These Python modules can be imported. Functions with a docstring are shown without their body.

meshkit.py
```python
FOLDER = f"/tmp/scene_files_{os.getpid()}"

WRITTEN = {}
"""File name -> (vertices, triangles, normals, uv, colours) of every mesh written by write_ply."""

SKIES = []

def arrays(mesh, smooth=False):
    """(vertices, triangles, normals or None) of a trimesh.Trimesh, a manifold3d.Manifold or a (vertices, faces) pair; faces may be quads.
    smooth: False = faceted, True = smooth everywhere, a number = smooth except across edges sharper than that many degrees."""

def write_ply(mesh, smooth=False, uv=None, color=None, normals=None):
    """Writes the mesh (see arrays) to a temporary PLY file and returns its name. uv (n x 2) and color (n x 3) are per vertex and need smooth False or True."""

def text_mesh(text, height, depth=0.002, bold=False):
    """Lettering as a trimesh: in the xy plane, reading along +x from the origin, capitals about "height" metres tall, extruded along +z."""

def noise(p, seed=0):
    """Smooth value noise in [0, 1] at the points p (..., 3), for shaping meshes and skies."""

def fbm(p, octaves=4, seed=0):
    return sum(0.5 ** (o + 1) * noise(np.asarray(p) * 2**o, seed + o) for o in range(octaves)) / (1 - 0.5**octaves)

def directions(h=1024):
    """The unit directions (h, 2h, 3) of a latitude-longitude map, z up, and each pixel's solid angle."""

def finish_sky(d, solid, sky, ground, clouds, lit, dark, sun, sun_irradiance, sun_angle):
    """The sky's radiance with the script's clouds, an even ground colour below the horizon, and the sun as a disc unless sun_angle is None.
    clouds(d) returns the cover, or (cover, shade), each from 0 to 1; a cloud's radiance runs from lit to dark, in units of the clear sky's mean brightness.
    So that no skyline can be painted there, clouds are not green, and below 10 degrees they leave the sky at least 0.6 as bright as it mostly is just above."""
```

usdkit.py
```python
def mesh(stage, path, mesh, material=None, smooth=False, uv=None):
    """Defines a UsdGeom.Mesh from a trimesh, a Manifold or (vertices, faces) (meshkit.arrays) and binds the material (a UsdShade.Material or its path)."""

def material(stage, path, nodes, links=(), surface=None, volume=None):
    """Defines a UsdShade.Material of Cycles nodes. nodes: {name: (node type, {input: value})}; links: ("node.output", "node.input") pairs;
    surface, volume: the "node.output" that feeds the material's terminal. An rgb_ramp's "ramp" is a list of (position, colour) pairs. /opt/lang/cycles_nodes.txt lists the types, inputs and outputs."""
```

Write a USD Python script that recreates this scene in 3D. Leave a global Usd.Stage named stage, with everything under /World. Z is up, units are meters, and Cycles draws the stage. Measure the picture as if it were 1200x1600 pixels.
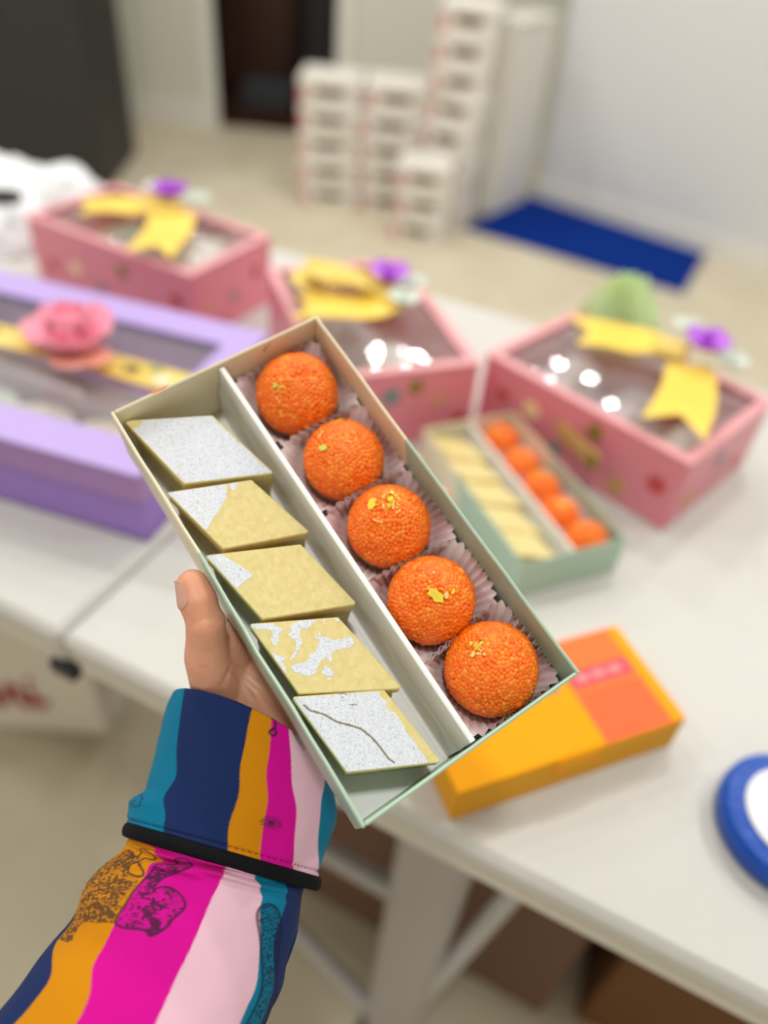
import math, random
import numpy as np, trimesh, manifold3d
from manifold3d import Manifold
from scipy.interpolate import CubicSpline
from scipy.spatial import cKDTree, ConvexHull
from shapely.geometry import Polygon, LineString
from shapely.ops import unary_union
from pxr import Usd, UsdGeom, UsdLux, UsdShade, Gf, Sdf, Vt
import usdkit, meshkit

rng = np.random.default_rng(7)
random.seed(7)
stage = Usd.Stage.CreateInMemory()
UsdGeom.SetStageUpAxis(stage, 'Z')
UsdGeom.Xform.Define(stage, '/World')
UsdGeom.Scope.Define(stage, '/World/Looks')

# ------------------------------------------------------------------ camera, exposure
EXPOSURE = -0.47
cam = UsdGeom.Camera.Define(stage, '/World/camera')
CAMR = np.array([[0.9952350511386261, -0.09750483570108909, 0.0],
                 [0.06480183342986849, 0.6614344359818407, -0.747198239613499],
                 [0.07285544158965722, 0.743637878212432, 0.6646012268409441]])
CAMP = np.array([0, 0, 1.225])
m4 = np.eye(4); m4[:3, :3] = CAMR; m4[:3, 3] = CAMP
cam.AddTransformOp().Set(Gf.Matrix4d(m4.T.tolist()))
cam.CreateHorizontalApertureAttr(36.0)
cam.CreateVerticalApertureAttr(48.0)
cam.CreateFocalLengthAttr(36.0)
cam.CreateFStopAttr(3.7)
cam.CreateFocusDistanceAttr(0.310)
cam.CreateClippingRangeAttr(Gf.Vec2f(0.02, 100))
cam.CreateExposureAttr(EXPOSURE)

# ------------------------------------------------------------------ lights: ceiling downlights, far ones added to brighten the back of the room (trims are built further down)
DOWNLIGHTS = [(-0.05, -0.24), (-1.6, 0.6), (1.5, 0.6), (-0.95, 1.6), (0.55, 1.6), (-1.75, 2.75), (-0.75, 3.3), (0.2, 2.7), (1.5, 1.75)]
CEIL = 2.62
for i, (lx, ly) in enumerate(DOWNLIGHTS):
    L = UsdLux.DiskLight.Define(stage, '/World/downlight_lamp' + ('' if i == 0 else '_%03d' % i))
    L.AddTranslateOp().Set(Gf.Vec3d(lx, ly, CEIL - 0.012))
    L.CreateRadiusAttr(0.085)
    L.CreateNormalizeAttr(True)
    L.CreateIntensityAttr(5.0)
    L.CreateColorAttr(Gf.Vec3f(1.0, 0.985, 0.955))

# ------------------------------------------------------------------ helpers
COUNT = {}
def number(parent, name):
    k = (parent, name); n = COUNT.get(k, 0); COUNT[k] = n + 1
    return name if n == 0 else '%s_%03d' % (name, n)
def s(r, g, b):
    c = np.array([r, g, b]) / 255.0
    return tuple(np.where(c <= 0.04045, c / 12.92, ((c + 0.055) / 1.055) ** 2.4))
def tag(prim, label=None, cat=None, group=None, kind=None):
    for k, v in (('label', label), ('category', cat), ('group', group), ('kind', kind)):
        if v: prim.SetCustomDataByKey(k, v)
def mat4(rot=None, t=(0, 0, 0), scale=1.0):
    m = np.eye(4)
    if rot is not None: m[:3, :3] = rot
    m[:3, :3] *= scale; m[:3, 3] = t
    return m
def rotz(a):
    c, q = math.cos(a), math.sin(a)
    return np.array([[c, -q, 0], [q, c, 0], [0, 0, 1.0]])
def setm(prim, M):
    UsdGeom.Xformable(prim).AddTransformOp().Set(Gf.Matrix4d(np.asarray(M).T.tolist()))
def thing(name, label, cat, M=np.eye(4), group=None, kind=None):
    p = '/World/' + number('/World', name)
    x = UsdGeom.Xform.Define(stage, p); setm(x.GetPrim(), M)
    tag(x.GetPrim(), label, cat, group, kind)
    return p
def add(parent, name, mesh, mat, smooth=30, label=None, kind=None, col=None, uv=None, M=None):
    p = parent + '/' + number(parent, name)
    if col is not None: smooth = True
    u = usdkit.mesh(stage, p, mesh, MATS[mat] if isinstance(mat, str) else mat, smooth=smooth, uv=uv)
    if col is not None:
        UsdGeom.PrimvarsAPI(u).CreatePrimvar('col', Sdf.ValueTypeNames.Color3fArray, 'vertex').Set(Vt.Vec3fArray.FromNumpy(np.asarray(col, np.float32)))
    if M is not None: setm(u.GetPrim(), M)
    tag(u.GetPrim(), label, None, None, kind)
    return p
def solo(name, mesh, mat, label, cat, M=None, smooth=30, group=None, kind=None, col=None):
    p = add('/World', name, mesh, mat, smooth, col=col, M=M)
    tag(stage.GetPrimAtPath(p), label, cat, group, kind)
    return p
def dup(src, M, label, group=None):
    pr = stage.GetPrimAtPath(src)
    name = src.split('/')[-1]
    if name[-4:-3] == '_' and name[-3:].isdigit(): name = name[:-4]
    p = '/World/' + number('/World', name)
    x = UsdGeom.Xform.Define(stage, p); setm(x.GetPrim(), M)
    tag(x.GetPrim(), label, pr.GetCustomDataByKey('category'), group)
    x.GetPrim().GetReferences().AddInternalReference(src)
    x.GetPrim().SetInstanceable(True)
    return p

def box(w, d, h, c=(0, 0, 0), r=0.0):
    """box whose base centre is c; edges chamfered by r"""
    if r <= 0:
        b = trimesh.creation.box((w, d, h)); b.apply_translation((c[0], c[1], c[2] + h / 2)); return b
    pts = []
    for sx in (-1, 1):
        for sy in (-1, 1):
            for sz in (-1, 1):
                for k in range(3):
                    e = [w / 2 - r * .45, d / 2 - r * .45, h / 2 - r * .45]; e2 = list(e)
                    for j in range(3):
                        if j != k: e2[j] = [w, d, h][j] / 2 - r
                        else: e2[j] = [w, d, h][j] / 2
                    pts.append((sx * e2[0], sy * e2[1], sz * e2[2]))
                pts.append((sx * (w / 2 - r * .42), sy * (d / 2 - r * .42), sz * (h / 2 - r * .42)))
    b = trimesh.convex.convex_hull(np.array(pts)); b.apply_translation((c[0], c[1], c[2] + h / 2)); return b
def span(x0, x1, y0, y1, z0, z1, r=0.0):
    return box(x1 - x0, y1 - y0, z1 - z0, ((x0 + x1) / 2, (y0 + y1) / 2, z0), r)
def cat(*ms): return trimesh.util.concatenate([m for m in ms if m is not None])
def moved(m, t=(0, 0, 0), rot=None):
    m = m.copy(); m.apply_transform(mat4(rot, t)); return m
def extrude(poly, h, z=0.0):
    polys = getattr(poly, 'geoms', [poly])
    out = []
    for g in polys:
        if g.area < 1e-12: continue
        e = trimesh.creation.extrude_polygon(g, h, engine='earcut'); e.apply_translation((0, 0, z)); out.append(e)
    return cat(*out)
def profile_x(pts, x0, x1):
    """closed (y, z) outline extruded along x"""
    e = trimesh.creation.extrude_polygon(Polygon(pts).buffer(0), x1 - x0, engine='earcut')
    R = np.array([[0, 0, 1.0], [1, 0, 0], [0, 1, 0]])
    e.apply_transform(mat4(R, (x0, 0, 0))); return e
def lathe(prof, n=48):
    return trimesh.creation.revolve(np.array(prof, float), sections=n)
def tube(points, rad, sides=8, cap=True):
    p = np.asarray(points, float); n = len(p)
    rad = np.broadcast_to(rad, (n,))
    t = np.gradient(p, axis=0); t /= np.linalg.norm(t, axis=1, keepdims=True) + 1e-12
    a = np.cross(t[0], [0, 0, 1.0]); a = a if np.linalg.norm(a) > .1 else np.cross(t[0], [1.0, 0, 0]); A_ = []
    for k in range(n):
        a = a - t[k] * (a @ t[k]); a /= np.linalg.norm(a); A_.append(a.copy())
    A_ = np.array(A_); B_ = np.cross(t, A_)
    an = np.arange(sides) * 2 * np.pi / sides
    v = p[:, None] + rad[:, None, None] * (np.cos(an)[None, :, None] * A_[:, None] + np.sin(an)[None, :, None] * B_[:, None])
    v = v.reshape(-1, 3); f = []
    for i in range(n - 1):
        for j in range(sides):
            k = (j + 1) % sides
            f += [(i * sides + j, i * sides + k, (i + 1) * sides + k), (i * sides + j, (i + 1) * sides + k, (i + 1) * sides + j)]
    if cap:
        v = np.vstack([v, p[0], p[-1]]); c0, c1 = len(v) - 2, len(v) - 1
        for j in range(sides):
            k = (j + 1) % sides
            f += [(c0, k, j), (c1, (n - 1) * sides + j, (n - 1) * sides + k)]
    return trimesh.Trimesh(v, np.array(f), process=False)
def grid_faces(nu, nv, wrap_v=False, flip=False):
    i, j = np.meshgrid(np.arange(nu - 1), np.arange(nv if wrap_v else nv - 1), indexing='ij')
    k = (j + 1) % nv
    a, b, c, d = i * nv + j, i * nv + k, (i + 1) * nv + k, (i + 1) * nv + j
    f = np.concatenate([np.stack([a, b, c], -1).reshape(-1, 3), np.stack([a, c, d], -1).reshape(-1, 3)])
    return f[:, ::-1] if flip else f
def solid_sheet(P, th):
    """grid of points (nu, nv, 3) -> thin closed sheet of thickness th"""
    nu, nv = P.shape[:2]
    du = np.gradient(P, axis=0); dv = np.gradient(P, axis=1)
    n = np.cross(du, dv); n /= np.linalg.norm(n, axis=2, keepdims=True) + 1e-12
    top, bot = (P + n * th / 2).reshape(-1, 3), (P - n * th / 2).reshape(-1, 3)
    f = grid_faces(nu, nv); N = nu * nv
    rim = list(range(nv)) + [i * nv + nv - 1 for i in range(1, nu)] + [(nu - 1) * nv + j for j in range(nv - 2, -1, -1)] + [i * nv for i in range(nu - 2, 0, -1)]
    q = []
    for a, b in zip(rim, rim[1:] + rim[:1]): q += [(a, N + a, N + b), (a, N + b, b)]
    m = trimesh.Trimesh(np.vstack([top, bot]), np.vstack([f, f[:, ::-1] + N, np.array(q)]), process=False)
    m.fix_normals(); return m

# ------------------------------------------------------------------ materials
MATS = {}
def mk(name, nodes, links, surface):
    MATS[name] = usdkit.material(stage, '/World/Looks/' + name, nodes, links, surface=surface)
def plain(name, col, rough=0.5, bump=None, var=None, **kw):
    """principled; bump = (scale, strength, distance); var = (colour 2, scale, detail)"""
    nodes = {'p': ('principled_bsdf', dict(base_color=col, roughness=rough, **kw))}; links = []
    if bump or var: nodes['t'] = ('texture_coordinate', {})
    if var:
        nodes['n'] = ('noise_texture', {'scale': var[1], 'detail': var[2], 'roughness': 0.6})
        nodes['r'] = ('rgb_ramp', {'ramp': [(0.3, col), (0.7, var[0])]})
        links += [('t.object', 'n.vector'), ('n.fac', 'r.fac'), ('r.color', 'p.base_color')]
    if bump:
        nodes['bn'] = ('noise_texture', {'scale': bump[0], 'detail': 3.0})
        nodes['b'] = ('bump', {'strength': bump[1], 'distance': bump[2]})
        links += [('t.object', 'bn.vector'), ('bn.fac', 'b.height'), ('b.normal', 'p.normal')]
    mk(name, nodes, links, 'p.BSDF')
plain('wall_cream', s(214, 212, 198), 0.8, bump=(60, .05, .005))
plain('wall_white', s(214, 215, 216), 0.8, bump=(60, .05, .005))
plain('ceiling_white', s(244, 244, 242), 0.9)
plain('wall_bright', s(240, 239, 234), 0.8)
plain('trim_white', s(225, 223, 214), 0.45)
plain('floor_beige', s(198, 187, 162), 0.75, bump=(350, .4, .004), var=(s(212, 202, 178), 5.0, 6.0))
plain('hall_wood', s(74, 40, 22), 0.5, var=(s(52, 28, 17), 9, 4))
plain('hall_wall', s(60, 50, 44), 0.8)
plain('black_matte', s(40, 39, 38), 0.55)
plain('black_deep', s(20, 20, 22), 0.5)
plain('grey_seat', s(58, 60, 64), 0.7)
plain('table_plastic', s(204, 203, 198), 0.42, bump=(700, .18, .0008))
plain('table_rim', s(214, 209, 198), 0.45)
plain('steel_grey', s(176, 172, 172), 0.38, metallic=0.25)
plain('steel_light', s(190, 190, 192), 0.35, metallic=0.2)
plain('steel_dark', s(122, 120, 118), 0.5, metallic=0.2)
plain('black_plastic', s(30, 28, 34), 0.4)
plain('blue_mat', s(0, 44, 128), 0.9, specular_ior_level=0.1, bump=(300, .4, .004))
plain('white_card', s(226, 222, 214), 0.6)
plain('pinkish_card', s(226, 190, 182), 0.6)
plain('pink_band', s(214, 130, 122), 0.6)
plain('gap_shade_brown', s(112, 88, 66), 0.8)
plain('kraft_carton', s(112, 72, 32), 0.8, bump=(90, .2, .002))
plain('shading_carton', s(116, 86, 68), 0.85, bump=(90, .2, .002))
plain('carton_white', s(238, 230, 218), 0.7)
plain('red_print', s(178, 60, 58), 0.6)
plain('plastic_bag', s(232, 234, 238), 0.35, transmission_weight=0.0)
plain('purple_lid', s(184, 160, 224), 0.45)
plain('purple_base', s(160, 124, 208), 0.45)
plain('purple_skirt', s(168, 128, 190), 0.45)
plain('purple_inside', s(222, 186, 234), 0.6)
plain('pink_tray', s(226, 136, 150), 0.32)
plain('pink_tray_inner', s(220, 150, 160), 0.45)
plain('pink_rim', s(236, 168, 174), 0.28)
plain('print_red', s(196, 70, 70), 0.5)
plain('print_gold', s(206, 160, 96), 0.5)
plain('print_olive', s(138, 118, 30), 0.5)
plain('print_teal', s(120, 140, 140), 0.5)
plain('print_cream', s(244, 214, 170), 0.5)
plain('yellow_ribbon', s(250, 212, 70), 0.35, sheen_weight=0.3)
plain('gold_ribbon', s(226, 190, 70), 0.4, var=(s(242, 216, 120), 40, 2))
plain('ribbon_white', s(232, 232, 214), 0.5)
plain('ribbon_green', s(150, 160, 70), 0.5)
plain('ribbon_dark', s(90, 72, 30), 0.5)
plain('rose_pink', s(255, 172, 196), 0.6, sheen_weight=0.3)
plain('rose_deep', s(255, 134, 166), 0.6, sheen_weight=0.3)
plain('rose_peach', s(255, 172, 150), 0.6, sheen_weight=0.3)
plain('orchid_purple', s(200, 116, 236), 0.6)
plain('orchid_deep', s(176, 70, 214), 0.6)
plain('flower_white', s(226, 236, 226), 0.6)
plain('packet_white', s(244, 240, 234), 0.3, bump=(60, .5, .01))
plain('packet_mint', s(206, 222, 204), 0.35, bump=(60, .5, .01))
plain('packet_grey', s(216, 204, 210), 0.28, bump=(50, .5, .01))
plain('packet_cream', s(236, 226, 196), 0.5)
plain('lace_cream', s(232, 226, 212), 0.7)
plain('tube_grey', s(190, 178, 190), 0.25, metallic=0.2)
plain('tissue_green', s(196, 222, 164), 0.5)
plain('blue_satin', s(0, 74, 176), 0.3, specular_ior_level=0.35, bump=(120, .5, .003))
plain('spool_white', s(236, 236, 238), 0.4)
plain('carton_yellow', s(244, 164, 0), 0.55, specular_ior_level=0.15)
plain('carton_orange', s(250, 124, 62), 0.55, specular_ior_level=0.15)
plain('carton_amber', s(226, 160, 30), 0.55, specular_ior_level=0.15)
plain('carton_stripe', s(252, 96, 66), 0.55, specular_ior_level=0.15)
plain('carton_magenta', s(250, 88, 100), 0.55, specular_ior_level=0.15)
plain('carton_pale', s(255, 140, 140), 0.4)
plain('carton_smudge', s(150, 130, 100), 0.5)
plain('crack_shade', s(128, 124, 98), 0.7)
plain('insert_white', s(243, 243, 241), 0.4, bump=(900, .05, .0003))
plain('nail', s(228, 166, 146), 0.22, subsurface_weight=0.2, subsurface_scale=0.002)
plain('nut_yellow', s(250, 214, 30), 0.35, var=(s(222, 200, 20), 400, 2), subsurface_weight=0.15, subsurface_scale=0.001)
plain('nut_green', s(196, 214, 60), 0.35, var=(s(240, 226, 120), 300, 2))
plain('nut_cream', s(250, 205, 120), 0.4)
plain('nut_brown', s(120, 110, 30), 0.5)
plain('binding_black', s(14, 15, 20), 0.8, bump=(1500, .4, .0006), specular_ior_level=0.15)
plain('stitch_dark', s(40, 40, 60), 0.8)
# clear film: see-through, with gloss at grazing angles
mk('clear_film', {'f': ('layer_weight', {'blend': 0.5}), 'k': ('math', {'math_type': 'power', 'value2': 4.0}), 'q': ('math', {'math_type': 'multiply_add', 'value2': 0.85, 'value3': 0.035}),
                  't': ('transparent_bsdf', {'color': (0.98, 0.98, 0.98)}), 'd': ('diffuse_bsdf', {'color': (0.9, 0.9, 0.9)}), 'h': ('mix_closure', {'fac': 0.065}), 'g': ('glossy_bsdf', {'roughness': 0.06, 'color': (1, 1, 1)}), 'm': ('mix_closure', {})},
   [('f.facing', 'k.value1'), ('k.value', 'q.value1'), ('q.value', 'm.fac'), ('t.BSDF', 'h.closure1'), ('d.BSDF', 'h.closure2'), ('h.closure', 'm.closure1'), ('g.BSDF', 'm.closure2')], 'm.closure')
mk('green_tissue', {'t': ('translucent_bsdf', {'color': s(234, 251, 210)}), 'p': ('principled_bsdf', {'base_color': s(234, 250, 210), 'roughness': 0.3}), 'm': ('mix_closure', {'fac': 0.45})},
   [('p.BSDF', 'm.closure1'), ('t.BSDF', 'm.closure2')], 'm.closure')
# vertex-coloured materials
def vcol(name, rough=0.5, bump=None, extra=None, **kw):
    nodes = {'a': ('attribute', {'attribute': 'col'}), 'p': ('principled_bsdf', dict(roughness=rough, **kw))}
    links = [('a.color', 'p.base_color')]
    if bump:
        nodes.update({'t': ('texture_coordinate', {}), 'bn': ('noise_texture', {'scale': bump[0], 'detail': 3.0}), 'b': ('bump', {'strength': bump[1], 'distance': bump[2]})})
        links += [('t.object', 'bn.vector'), ('bn.fac', 'b.height'), ('b.normal', 'p.normal')]
    mk(name, nodes, links, 'p.BSDF')
vcol('laddu_orange', 0.24, subsurface_weight=0.15, subsurface_scale=0.0008, subsurface_radius=(1.0, 0.35, 0.1), specular_ior_level=0.5)
vcol('jersey_print', 0.85, bump=(2600, .35, .0005), sheen_weight=0.03, sheen_roughness=0.5, specular_ior_level=0.2)
mk('cup_paper', {'a': ('attribute', {'attribute': 'col'}), 'p': ('principled_bsdf', {'roughness': 0.6}), 'l': ('translucent_bsdf', {}), 'm': ('mix_closure', {'fac': 0.25})},
   [('a.color', 'p.base_color'), ('a.color', 'l.color'), ('p.BSDF', 'm.closure1'), ('l.BSDF', 'm.closure2')], 'm.closure')
vcol('skin', 0.42, bump=(1400, .22, .0005), subsurface_weight=0.22, subsurface_scale=0.003, subsurface_radius=(1.0, 0.4, 0.25), specular_ior_level=0.4)
# sweet-box card: cream half, green half, split on a slant along the box
def box_card(name, cream, green):
    mk(name, {'t': ('texture_coordinate', {}), 'x': ('separate_xyz', {}), 'k': ('math', {'math_type': 'multiply_add', 'value2': 0.32, 'value3': 0.0}),
              'g': ('math', {'math_type': 'greater_than', 'value2': 0.0765}), 'm': ('mix', {'color1': cream, 'color2': green}),
              'n': ('noise_texture', {'scale': 60.0, 'detail': 2.0}), 'b': ('bump', {'strength': 0.12, 'distance': 0.001}),
              'p': ('principled_bsdf', {'roughness': 0.33})},
       [('t.object', 'x.vector'), ('x.z', 'k.value1'), ('x.x', 'k.value3'), ('k.value', 'g.value1'), ('g.value', 'm.fac'), ('m.color', 'p.base_color'),
        ('t.object', 'n.vector'), ('n.fac', 'b.height'), ('b.normal', 'p.normal')], 'p.BSDF')
box_card('sweet_box_card', s(236, 226, 196), s(176, 204, 184))
# cashew paste
mk('cashew_paste', {'t': ('texture_coordinate', {}), 'n': ('noise_texture', {'scale': 260.0, 'detail': 6.0, 'roughness': 0.7}), 'n2': ('noise_texture', {'scale': 2600.0, 'detail': 2.0}),
                    'r': ('rgb_ramp', {'ramp': [(0.25, s(212, 190, 118)), (0.5, s(226, 205, 138)), (0.75, s(236, 218, 158))]}), 'b': ('bump', {'strength': 0.35, 'distance': 0.0006}),
                    'p': ('principled_bsdf', {'roughness': 0.38, 'subsurface_weight': 0.15, 'subsurface_scale': 0.002})},
   [('t.object', 'n.vector'), ('t.object', 'n2.vector'), ('n.fac', 'r.fac'), ('r.color', 'p.base_color'), ('n2.fac', 'b.height'), ('b.normal', 'p.normal')], 'p.BSDF')
# edible silver leaf: crumpled bright foil, sparkle and crease shade painted as grey flecks
mk('silver_leaf', {'t': ('texture_coordinate', {}), 'v': ('noise_texture', {'scale': 1500.0, 'detail': 4.0, 'roughness': 0.75, 'distortion': 1.0}), 'n2': ('noise_texture', {'scale': 500.0, 'detail': 4.0, 'roughness': 0.7}),
                   'r': ('rgb_ramp', {'ramp': [(0.34, s(150, 156, 172)), (0.44, s(228, 234, 248)), (0.56, s(244, 248, 255))]}), 'b': ('bump', {'strength': 0.9, 'distance': 0.0005}),
                   'p': ('principled_bsdf', {'roughness': 0.4, 'metallic': 0.12})},
   [('t.object', 'v.vector'), ('t.object', 'n2.vector'), ('v.fac', 'r.fac'), ('r.color', 'p.base_color'), ('v.fac', 'b.height'), ('b.normal', 'p.normal')], 'p.BSDF')

# ------------------------------------------------------------------ the room
def setting(name, mesh, mat, label):
    return solo(name, mesh, mat, label, 'room', kind='structure', smooth=False)
XL, XR, YR, YB = -2.7, 3.1, -1.5, 4.22
setting('floor', span(XL - .1, XR + .1, YR - .1, YB + .06, -0.05, 0), 'floor_beige', 'beige speckled floor of the whole room')
setting('ceiling', span(XL - .1, XR + .1, YR - .1, YB + .1, CEIL + .0, CEIL + .08), 'ceiling_white', 'white ceiling above the room')
D0, D1, DH = -1.035, -0.44, 2.05
wb = cat(span(XL - .1, D0, YB, YB + .1, 0, CEIL), span(D1, 1.2, YB, YB + .1, 0, CEIL), span(D0, D1, YB, YB + .1, DH, CEIL))
setting('wall_back', wb, 'wall_cream', 'cream back wall with the open doorway')
setting('wall_left', span(XL - .1, XL, YR, YB, 0, CEIL), 'wall_bright', 'white wall at the left')
setting('wall_rear', span(XL - .1, XR + .1, YR - .1, YR, 0, CEIL), 'wall_bright', 'white wall at the rear of the room')
setting('wall_side', span(XR, XR + .1, YR, 2.0, 0, CEIL), 'wall_white', 'white side wall at the far right')
# angled white wall on the right
WA, WD = np.array([0.545, 3.640]), np.array([0.8170, -0.5766])
WN = np.array([0.5766, 0.8170])
def wall_poly(l0, l1, n0, n1): return Polygon([tuple(WA + WD * a + WN * b) for a, b in ((l0, n0), (l1, n0), (l1, n1), (l0, n1))])
setting('wall_right', cat(extrude(wall_poly(0, 3.22, 0, 0.12), CEIL), extrude(wall_poly(0, .12, 0.12, 0.75), CEIL)), 'wall_white', 'cool white wall running off to the right behind the blue mat')
setting('baseboard_right', extrude(wall_poly(0.0, 3.2, -0.014, 0.0), 0.085), 'trim_white', 'white baseboard along the white wall')
setting('baseboard_back', cat(span(XL, D0 - .075, YB - .014, YB, 0, .12), span(D1 + .075, 0.9, YB - .014, YB, 0, .12)), 'trim_white', 'white baseboard along the cream back wall')
setting('trim_1', cat(span(D0 - .075, D0, YB - .02, YB, 0, DH + .075), span(D0 - .07, D0, YB, YB + .1, 0, DH)), 'trim_white', 'white casing at the left of the dark doorway')
setting('trim_2', span(D1, D1 + .075, YB - .02, YB, 0, DH + .075), 'trim_white', 'white casing at the right of the dark doorway')
setting('trim_3', span(-1.62, -1.50, YB - .03, YB, 0, CEIL), 'wall_cream', 'cream pilaster strip on the back wall left of the doorway')
# the dark room behind the doorway
hall = cat(span(-1.9, .5, YB + .1, YB + 2.2, -.05, 0))
setting('floor_hall', hall, 'hall_wood', 'dark brown wooden floor beyond the doorway')
setting('wall_hall', cat(span(-1.9, -1.8, YB + .1, YB + 2.2, 0, CEIL), span(.4, .5, YB + .1, YB + 2.2, 0, CEIL), span(-1.9, .5, YB + 2.2, YB + 2.3, 0, CEIL)), 'hall_wall', 'dark walls of the room beyond the doorway')
setting('ceiling_hall', span(-1.9, .5, YB + .1, YB + 2.3, CEIL, CEIL + .08), 'hall_wall', 'ceiling of the dark room beyond the doorway')
t = thing('wooden_cupboard', 'dark brown wooden cupboard standing in the dark room beyond the doorway', 'cupboard', mat4(t=(-.98, YB + .75, 0)))
add(t, 'body', span(-.4, .25, -.02, .35, 0.0, 1.2, .01), 'hall_wood')
for k in range(2):
    d = add(t, 'door', span(-.38 + .31 * k, -.09 + .31 * k, -.045, -.02, .06, 1.15, .006), 'hall_wood')
    add(d, 'knob', moved(trimesh.creation.icosphere(2, .015), (-.12 + .1 * k, -.058, .62)), 'steel_dark')
t = thing('suitcase', 'black suitcase standing on the dark floor beyond the doorway', 'suitcase', mat4(t=(-.5, YB + .42, 0)))
add(t, 'shell', box(.34, .22, .62, (0, 0, .05), .04), 'black_deep')
add(t, 'handle', tube([(-.08, 0, .66), (-.08, 0, .72), (.08, 0, .72), (.08, 0, .66)], .01), 'black_plastic')
for k in (-1, 1): add(t, 'wheel', moved(trimesh.creation.cylinder(.025, .03), (k * .12, 0, .025), np.array([[0, 0, 1.0], [0, 1, 0], [-1, 0, 0]])), 'black_plastic')
t = thing('folded_blanket', 'grey folded blanket on the dark floor beyond the doorway', 'blanket', mat4(t=(-.87, YB + .5, 0)))
for k in range(3): add(t, 'fold', box(.3, .24, .045, (0.01 * k, 0, .046 * k), .018), 'grey_seat')
# downlight trims
DLAB = ['right above the held sweet box', 'near the left wall, above the table end', 'above the right end of the table', 'over the floor behind the far left tray', 'over the floor behind the middle tray', 'added above the black cabinet', 'added in front of the dark doorway', 'added above the stacked cake boxes', 'added beside the angled white wall']
for i, (lx, ly) in enumerate(DOWNLIGHTS):
    t = thing('ceiling_downlight', 'round white ceiling downlight ' + DLAB[i], 'light', mat4(t=(lx, ly, CEIL)), group='ceiling downlights')
    add(t, 'trim_ring', lathe([(.088, 0), (.105, 0), (.108, -.006), (.100, -.012), (.089, -.010), (.088, 0)], 40), 'trim_white')

# ------------------------------------------------------------------ table frame: x along the front edge, y away from us
TA = 0.40202; TZ = 0.74
TU, TV = np.array([math.cos(TA), -math.sin(TA)]), np.array([math.sin(TA), math.cos(TA)])
def tm(u, v, z=0.0, psi=0.0):
    p = u * TU + v * TV
    return mat4(rotz(psi - TA), (p[0], p[1], TZ + z))
def wm(x, y, z=0.0, a=0.0): return mat4(rotz(a), (x, y, z))

t = thing('folding_table', 'white plastic folding table covered with gift boxes', 'table', tm(0, 0, -TZ))
U0, US, U1, V0, V1 = -1.28, -0.366, 0.56, 0.241, 0.952
for a, b in ((U0, US - .0012), (US + .0012, U1)):
    add(t, 'tabletop', span(a, b, V0, V1, TZ - .022, TZ, .006), 'table_plastic')
for a, b in ((U0, US - .002), (US + .002, U1)):
    rim = cat(span(a + .004, b - .004, V0 + .004, V0 + .03, TZ - .047, TZ - .02, .005), span(a + .004, b - .004, V1 - .03, V1 - .004, TZ - .047, TZ - .02, .005),
              span(a + .004, a + .03, V0 + .03, V1 - .03, TZ - .047, TZ - .02, .004), span(b - .03, b - .004, V0 + .03, V1 - .03, TZ - .047, TZ - .02, .004))
    add(t, 'rim', rim, 'table_rim')
add(t, 'underside', span(U0 + .03, U1 - .03, V0 + .03, V1 - .03, TZ - .030, TZ - .0225), 'steel_dark', label='dark sheet added under the tabletop to cut bounced light')  # dark sheet added so less light bounces under the table
add(t, 'hinge_latch', cat(span(US - .022, US + .006, V0 - .003, V0 + .010, TZ - .058, TZ - .042, .004)), 'black_plastic', label='small black hinge latch')
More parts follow.
